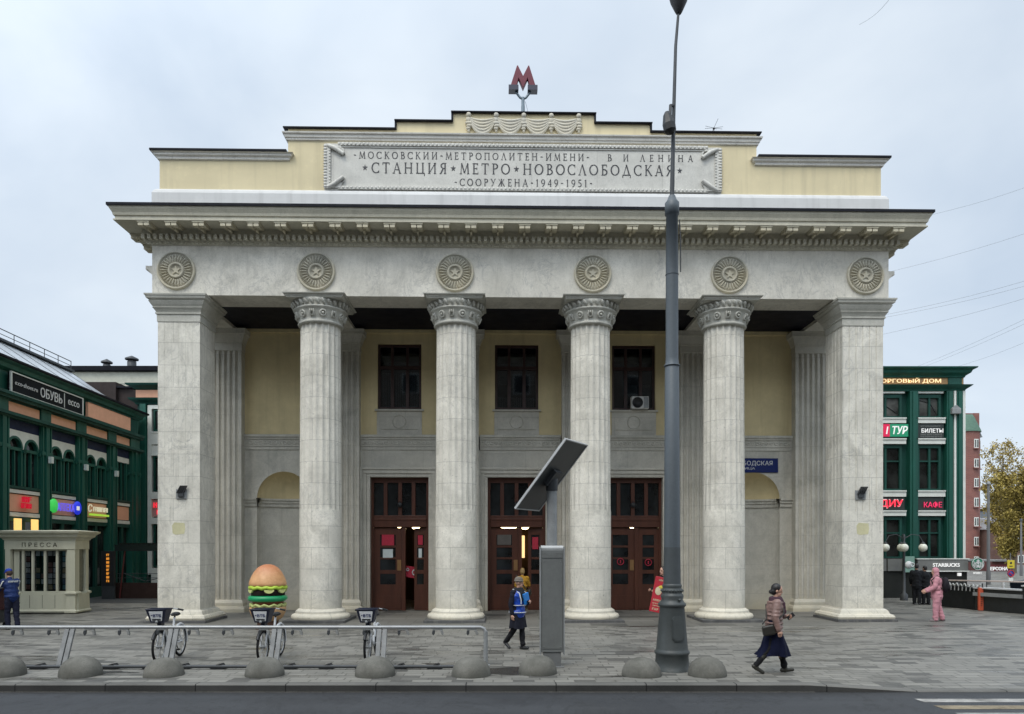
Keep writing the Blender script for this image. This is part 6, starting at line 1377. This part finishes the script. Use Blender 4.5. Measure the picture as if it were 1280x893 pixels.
    # ---- jacket
    if 'jacket' in o:
        m = o['jacket']; b = MB(); g = o.get('bulk', 1.); bot = pel+up*o.get('jlen', .02)*k
        b.cap(bot, waist, .145*k*g, .14*k*g); b.ell(bot+up*.02*k, (.145*k*g, .178*k*g, .07*k)); b.cap(waist, chest, .14*k*g, .15*k*g); b.ell(chest, (.14*k*g, .19*k*g, .15*k)); b.ell(waist, (.135*k*g, .17*k*g, .14*k)); b.cap(chest+up*.1*k, neck+up*.02*k, .09*k, .066*k)
        for n in 'lr':
            sh, el, wr, d, s = J[n]; b.cap(chest+up*.07*k, sh, .09*k, .076*k*g); b.cap(sh, el, .073*k*g, .062*k*g); b.cap(el, el.lerp(wr, .93), .06*k*g, .047*k*g)
        if o.get('puffer'):
            for q in range(8):
                z = bot.lerp(chest+up*.1*k, q/7.); b.ell(z, (.162*k*g-.004*q*k, .2*k*g-.002*q*k, .036*k))
            for n in 'lr':
                sh, el, wr, d, s = J[n]
                for q in range(4): p = sh.lerp(el, .12+q*.25); b.ell(p, (.084*k, .084*k, .04*k))
                for q in range(4): p = el.lerp(wr, .1+q*.23); dd = (wr-el).normalized(); b.cap(p-dd*.012*k, p+dd*.012*k, .067*k-.003*q*k, .066*k-.003*q*k)
        remeshed(b, o.get('jname', 'jacket'), m, t, vx, 3 if not o.get('puffer') else 1, fold=(.011 if not o.get('puffer') else .005)*k)
    if 'hood' in o:
        b = MB(); b.T = HT; b.ell((-.012*k, 0, .05*k), (.115*k, .1*k, .122*k), 16, 12); b.ell((-.02*k, 0, -.04*k), (.09*k, .1*k, .09*k)); b.T = Matrix(); b.cap(neck-up*.02*k, neck+up*.08*k, .105*k, .095*k)
        h_ = remeshed(b, 'hood', o['hood'], t, .011)
        me = h_.data; bm = bmesh.new(); bm.from_mesh(me)
        rm = [f for f in bm.faces if (HI @ f.calc_center_median()).x > .062*k and -.085*k < (HI @ f.calc_center_median()).z < .105*k and abs((HI @ f.calc_center_median()).y) < .068*k]
        bmesh.ops.delete(bm, geom=rm, context='FACES'); bm.to_mesh(me); bm.free(); sd2 = h_.modifiers.new('thick', 'SOLIDIFY'); sd2.thickness = .012; sd2.offset = -1
    if 'hair' in o:
        b = MB(); b.T = HT; st = o['hair']
        b.ell((-.018*k, 0, .065*k), (.098*k, .088*k, .1*k), 16, 12)
        if st == 'bun': b.ell((-.05*k, 0, .0*k), (.07*k, .082*k, .075*k)); b.ell((-.1*k, 0, -.02*k), (.045*k, .05*k, .04*k))
        if st == 'short': b.ell((-.03*k, 0, .03*k), (.085*k, .086*k, .085*k))
        if st == 'blond': b.ell((-.03*k, 0, .02*k), (.095*k, .095*k, .1*k)); b.ell((0, 0, .13*k), (.06*k, .07*k, .05*k))
        remeshed(b, 'hair', o['hairm'], t, .009, 2)
    if 'cap' in o:
        b = MB(); b.T = HT; b.ell((-.008*k, 0, .085*k), (.108*k, .092*k, .085*k), 16, 10); b.ell((.1*k, 0, .075*k), (.075*k, .07*k, .014*k), 12, 6); remeshed(b, 'cap', o['cap'], t, .009, 2)
    if 'beanie' in o:
        b = MB(); b.T = HT; b.ell((-.01*k, 0, .09*k), (.106*k, .09*k, .085*k), 16, 10); b.torus((-.01*k, 0, .065*k), .095*k, .02*k, 'z', 24, 8); remeshed(b, 'beanie', o['beanie'], t, .009, 2)
    if 'scarf' in o:
        b = MB(); q = neck+up*.035*k; b.torus((q.x+.01, q.y, q.z), .085*k, .04*k, 'z', 24, 8); b.torus((q.x+.02, q.y, q.z-.04*k), .1*k, .035*k, 'z', 24, 8); b.cap(chest+fw*.16*k+V3(0, .03, .08)*k, chest+fw*.165*k+V3(0, .05, -.16)*k, .045*k, .035*k); b.cap(chest+fw*.14*k+V3(0, -.05, .08)*k, chest+fw*.165*k+V3(0, -.06, -.08)*k, .045*k, .035*k); remeshed(b, 'scarf', o['scarf'], t, .011, 2, fold=.01*k)
    return t, J, dict(pel=pel, waist=waist, chest=chest, neck=neck, hd=hd, up=up, fw=fw, k=k, HT=HT)
def at_ground(px, py): Y = EYE*900/(py-685); return Vector(((px-640)*Y/900, Y, 0))
# 1 woman in a puffer jacket striding right
hairb = plain('near_black_hair', (.012, .01, .01), .5); hairbr = plain('brown_hair', (.05, .028, .018), .5); hairbl = plain('fair_hair', (.3, .2, .08), .5); M_bag = plain('dark_leather', (.02, .018, .014), .45)
jm = cloth('dusty_pink_puffer', (.22, .135, .115), .45)
t, J, B = person('woman in a dusty pink puffer jacket and long navy skirt striding to the right', at_ground(967, 842), R(-6), 1.66,
    ((19, 6, 4), (-14, 24, -34)), ((4, 12, 88, 40), (-12, 16, 26, -5)), dict(jacket=jm, puffer=True, bulk=1.12, jlen=-.07, skirt=(cloth('navy_skirt', (.004, .006, .024), .9), .34, .0), trousers=cloth('dark_tights', (.01, .01, .012)), tw=.9, shoes=cloth('dark_olive_boots', (.025, .024, .018), .5), boot=.99, hair='bun', hairm=hairb, scarf=cloth('purple_scarf', (.075, .04, .055)), vox=.007, curl=.5), 3, (-8, 10))
k = B['k']; q = J['r'][0]; hip = B['pel']+Vector((-.15, -.23, .0))*k
b = MB(); b.T = Matrix.Translation(hip) @ Matrix.Rotation(R(-12), 4, 'Y'); b.mould([(-.02, -.13), (.0, -.11), (-.005, .04), (-.025, .06)], -.12*k, .11*k, -.05, .05); bag = b.build('shoulder_bag', M_bag, None, bevel=.015); bag.location = t.location; bag.rotation_euler = t.rotation_euler
tag(bag, 'dark shoulder bag hanging at the hip of the woman in the puffer jacket', 'bag')
b = MB(); b.tube([hip+Vector((.1, 0, .08))*k, B['chest']+Vector((.13, -.16, -.1))*k, B['chest']+Vector((.15, -.03, .06))*k, B['neck']+Vector((.03, .11, -.02))*k, B['chest']+Vector((-.15, .05, .05))*k, B['waist']+Vector((-.17, -.12, 0))*k, hip+Vector((-.11, 0, .08))*k], .013, 6); b.build('strap', M_bag, bag)
w = J['l']; b = MB(); b.T = Matrix.Translation(w[2]+w[3]*.09*k) @ Matrix.Rotation(R(50), 4, 'Y'); b.box(-.04, .04, -.008, .008, -.075, .075)
ph = b.build('phone', M_black, None, bevel=.006); ph.location = t.location; ph.rotation_euler = t.rotation_euler; tag(ph, 'dark phone in the raised hand of the woman in the puffer jacket', 'phone')
# 2 woman in a blue vest
t, J, B = person('woman with grey beanie and shiny blue vest over a dark coat, walking', at_ground(647, 812), R(-42), 1.64,
    ((9, 6, 4), (-6, 34, -36)), ((20, 6, 84, 40), (-4, 14, 12, 0)), dict(trousers=cloth('black_trousers', (.012, .012, .015)), shoes=M_black, boot=.4, jacket=cloth('dark_navy_coat', (.012, .013, .022)), jlen=-.02, jname='coat', skirt=(cloth('dark_navy_coat_skirt', (.012, .013, .022)), .52, .04), beanie=cloth('grey_beanie', (.16, .14, .12)), hairm=hairbr, scarf=cloth('dark_grey_scarf', (.02, .022, .028))), 2, (35, 4))
k = B['k']; M_vest = plain('shiny_blue_vest', (.01, .06, .4), .3, 0, .35, 9, .5)
b = MB(); b.cap(B['pel']-B['up']*.02*k, B['waist'], .185*k, .18*k); b.ell(B['pel']+B['up']*.0*k, (.185*k, .225*k, .09*k)); b.ell(B['chest'], (.175*k, .225*k, .19*k)); b.cap(B['waist'], B['chest'], .18*k, .185*k); ve = remeshed(b, 'vest', M_vest, t, .013, 2, fold=.012)
b = MB(); y = B['chest']
M_str = plain('reflective_strip', (.55, .58, .62), .3)
for s in (-1, 1): b.tube([y+Vector((-.05, s*.13, .17))*k, y+Vector((.15, s*.12, .08))*k, y+Vector((.187, s*.1, -.08))*k, y+Vector((.187, s*.1, -.18))*k], .013, 6)
b.torus(tuple(B['waist']+B['up']*.0), .2*k, .011, 'z', 32, 6); b.torus(tuple(B['pel']+B['up']*.0), .206*k, .011, 'z', 32, 6); b.build('reflective_strip', M_str, ve)
b = MB(); b.T = Matrix.Translation(B['chest']+Vector((.21, .06, -.05))*k) @ Matrix.Rotation(R(15), 4, 'X'); b.box(-.02, .02, -.09, .09, -.13, .13); fo = b.build('leaflet_stack', plain('light_blue_folder', (.02, .2, .6), .35), None, bevel=.01); fo.location = t.location; fo.rotation_euler = t.rotation_euler; tag(fo, 'light blue leaflet stack held at the chest of the woman in the vest', 'leaflets')
# 3 man in blue at the left edge
t, J, B = person('man in a blue sports jacket and cap leaning over beside the press kiosk', at_ground(15, 787), R(148), 1.74,
    ((10, 16, 0), (-6, 8, -2)), ((38, 8, 40, 10), (42, 8, 45, 10)), dict(trousers=cloth('dark_track_trousers', (.012, .014, .03)), tw=1.05, shoes=M_black, jacket=cloth('navy_sports_jacket', (.01, .025, .1), .6), bulk=1.12, cap=cloth('blue_cap', (.012, .04, .3), .6), hair='short', hairm=hairbr), 14, (10, 16))
k = B['k']; b = MB(); c = B['chest']
for s in (-1, 1): b.tube([c+Vector((-.02, s*.14, .13))*k, c+Vector((-.06, s*.22, .09))*k, J['lr'[s < 0]][1]+Vector((-.07, s*.02, .02))*k], .016, 6)
b.build('white_piping', M_offw, t)
b = MB(); b.T = Matrix.Translation(c+Vector((-.155, 0, .09))*k) @ Matrix.Rotation(R(-90), 4, 'Z') @ Matrix.Rotation(R(12), 4, 'X'); b.merge(scrawl(.26, .05, 7, .012, 2)); b.build('back_print', M_offw, t)
ct = thing('maroon_cart', 'maroon hand cart cut by the left edge beside the man in blue', 'cart', (-14.95, 20.9, 0), R(-10))
MB().box(-.5, .2, -.3, .3, .55, 1.25).build('box', plain('maroon_paint', (.07, .012, .02), .5), ct, bevel=.03); b = MB(); b.box(-.46, .16, -.26, .26, .18, .54); b.build('shelf_frame', M_dsteel, ct)
for x in (-.4, .1):
    for y in (-.2, .2): b = MB(); b.T = Matrix.Translation((x, y, .1)) @ Matrix.Rotation(R(90), 4, 'X'); b.lathe([(.1, -.02), (.1, .02), (0, .03)], 14); b.build('wheel', M_black, ct)
b = MB(); b.tube([(.2, -.25, 1.15), (.4, -.25, 1.2), (.4, .25, 1.2), (.2, .25, 1.15)], .018, 6); b.build('handle', M_dsteel, ct)
# 4 person in pink
pk = cloth('pink_plush', (.52, .25, .29), .9, .15)
t, J, B = person('person in a pink hooded plush suit with a black backpack, standing right of the station', at_ground(1171, 777), R(158), 1.68,
    ((6, 6, 0), (-8, 8, 0)), ((18, 10, 40, 12), (14, 10, 50, 15)), dict(trousers=pk, tw=1.3, shoes=plain('grey_trainers', (.22, .19, .19), .7), jacket=pk, bulk=1.2, jlen=-.1, hood=pk, hairm=hairbr), 2, (10, 6))
k = B['k']; b = MB(); b.T = Matrix.Translation(B['chest']+Vector((-.25, 0, -.1))*k); b.ell((0, 0, 0), (.12, .17, .25), 16, 12); b.ell((-.1, 0, -.08), (.05, .12, .12)); bp = b.build('backpack', plain('black_fabric', (.014, .012, .016), .7), None); bp.location = t.location; bp.rotation_euler = t.rotation_euler; tag(bp, 'black backpack on the back of the person in pink', 'backpack')
b = MB()
for s in (-1, 1): b.tube([B['chest']+Vector((-.16, s*.1, .12))*k, B['chest']+Vector((.0, s*.12, .2))*k, B['chest']+Vector((.16, s*.12, .05))*k, B['chest']+Vector((.1, s*.17, -.12))*k, B['chest']+Vector((-.16, s*.13, -.2))*k], .02, 6)
b.build('strap', M_bag, bp)
# 5,6 dark couple behind
dk = cloth('black_coat', (.01, .011, .014)); 
for px, py, rz, H, lb in ((1146, 756, 70, 1.66, 'person in black standing near the cup panel, left one of the dark pair'), (1157, 756, 110, 1.58, 'person in black standing between the dark companion and the person in pink')):
    person(lb, at_ground(px, py), R(rz), H, ((4, 4, 0), (-4, 4, 0)), ((8, 12, 20, 10), (10, 12, 60, 30)), dict(trousers=cloth('black_jeans', (.01, .011, .014)), tw=1.2, shoes=M_black, jacket=dk, bulk=1.25, jlen=-.12, hair='short', hairm=hairb, vox=.012), 2, (0, 5))
# 7 person in yellow entering
t, J, B = person('fair haired person in a yellow jacket entering the middle doorway', (.36, 25.3, .004), R(82), 1.6, ((12, 8, 0), (-10, 20, -10)), ((-5, 12, 20, 0), (20, 12, 60, 10)), dict(trousers=cloth('dark_blue_jeans', (.015, .016, .025)), shoes=M_black, jacket=cloth('mustard_jacket', (.42, .23, .03)), bulk=1.15, jlen=-.04, hair='blond', hairm=hairbl, vox=.011), 4)
k = B['k']; b = MB(); b.T = Matrix.Translation(B['chest']+Vector((-.14, .02, -.2))*k); b.tube([Vector((.1, .2, .38)), Vector((-.03, .05, .2)), Vector((-.06, -.1, 0)), Vector((-.03, -.24, -.16))], .022, 6); b.ell((.06, -.28, -.22), (.12, .07, .14)); sb = b.build('cross_body_bag', M_bag, None); sb.location = t.location; sb.rotation_euler = t.rotation_euler; tag(sb, 'black cross body bag on the back of the person in yellow', 'bag')
# 8 person with a red placard behind the lamp post
t, J, B = person('person in dark clothes mostly hidden behind the tall lamp post, carrying a red placard', ((831-640)*21.7/900, 21.7, .004), R(200), 1.75, ((6, 8, 0), (-4, 6, 0)), ((25, 10, 50, 15), (22, 10, 55, 15)), dict(trousers=cloth('blue_black_jeans', (.012, .016, .035)), shoes=M_black, jacket=dk, bulk=1.1, hair='short', hairm=hairb, vox=.011), 3)
pl = thing('red_placard', 'red advertising placard with pale print beside the tall lamp post', 'placard', ((824-640)*21.3/900, 21.3, .97), R(-8))
b = MB(); b.T = Matrix.Rotation(R(11), 4, 'Y'); b.box(-.2, .24, -.012, .012, -.54, .52); b.build('board', plain('red_placard_paint', (.42, .02, .035), .5, 0, .1), pl, bevel=.01)
b = MB(); b.T = Matrix.Rotation(R(11), 4, 'Y')
b.merge(placed(scrawl(.3, .05, 7, .006, 1), (.06, -.014, .42))); b.ell((-.04, -.016, .1), (.1, .008, .13), 14, 10); b.merge(placed(scrawl(.34, .06, 6, .006, 3), (.02, -.014, -.18))); b.merge(placed(scrawl(.34, .035, 9, .006, 5), (.02, -.014, -.28))); b.merge(placed(scrawl(.3, .035, 9, .006, 6), (.02, -.014, -.35))); b.merge(placed(scrawl(.2, .07, 3, .006, 7), (-.03, -.014, -.45)))
b.build('print', plain('pale_print', (.6, .52, .35), .6), pl)
b = MB(); b.T = Matrix.Rotation(R(11), 4, 'Y'); b.ell((.16, -.02, -.47), (.05, .01, .06)); b.ell((.03, -.02, .22), (.09, .01, .05)); b.build('yellow_spot', plain('yellow_spot', (.6, .5, .08), .6), pl)
# 9 person just inside the right entrance
person('person in purple with fair hair inside the open right doorway', (4.55, 27.35, .004), R(-95), 1.56, ((5, 5, 0), (-5, 5, 0)), ((5, 10, 20, 0), (5, 10, 25, 0)), dict(trousers=cloth('dark_trousers', (.012, .012, .014)), shoes=M_black, jacket=cloth('dark_purple_jacket', (.07, .025, .06)), hair='blond', hairm=hairbr, vox=.012), 0)
# small dark drain gratings and a rusty puddle stain on the paving stay in the paving material
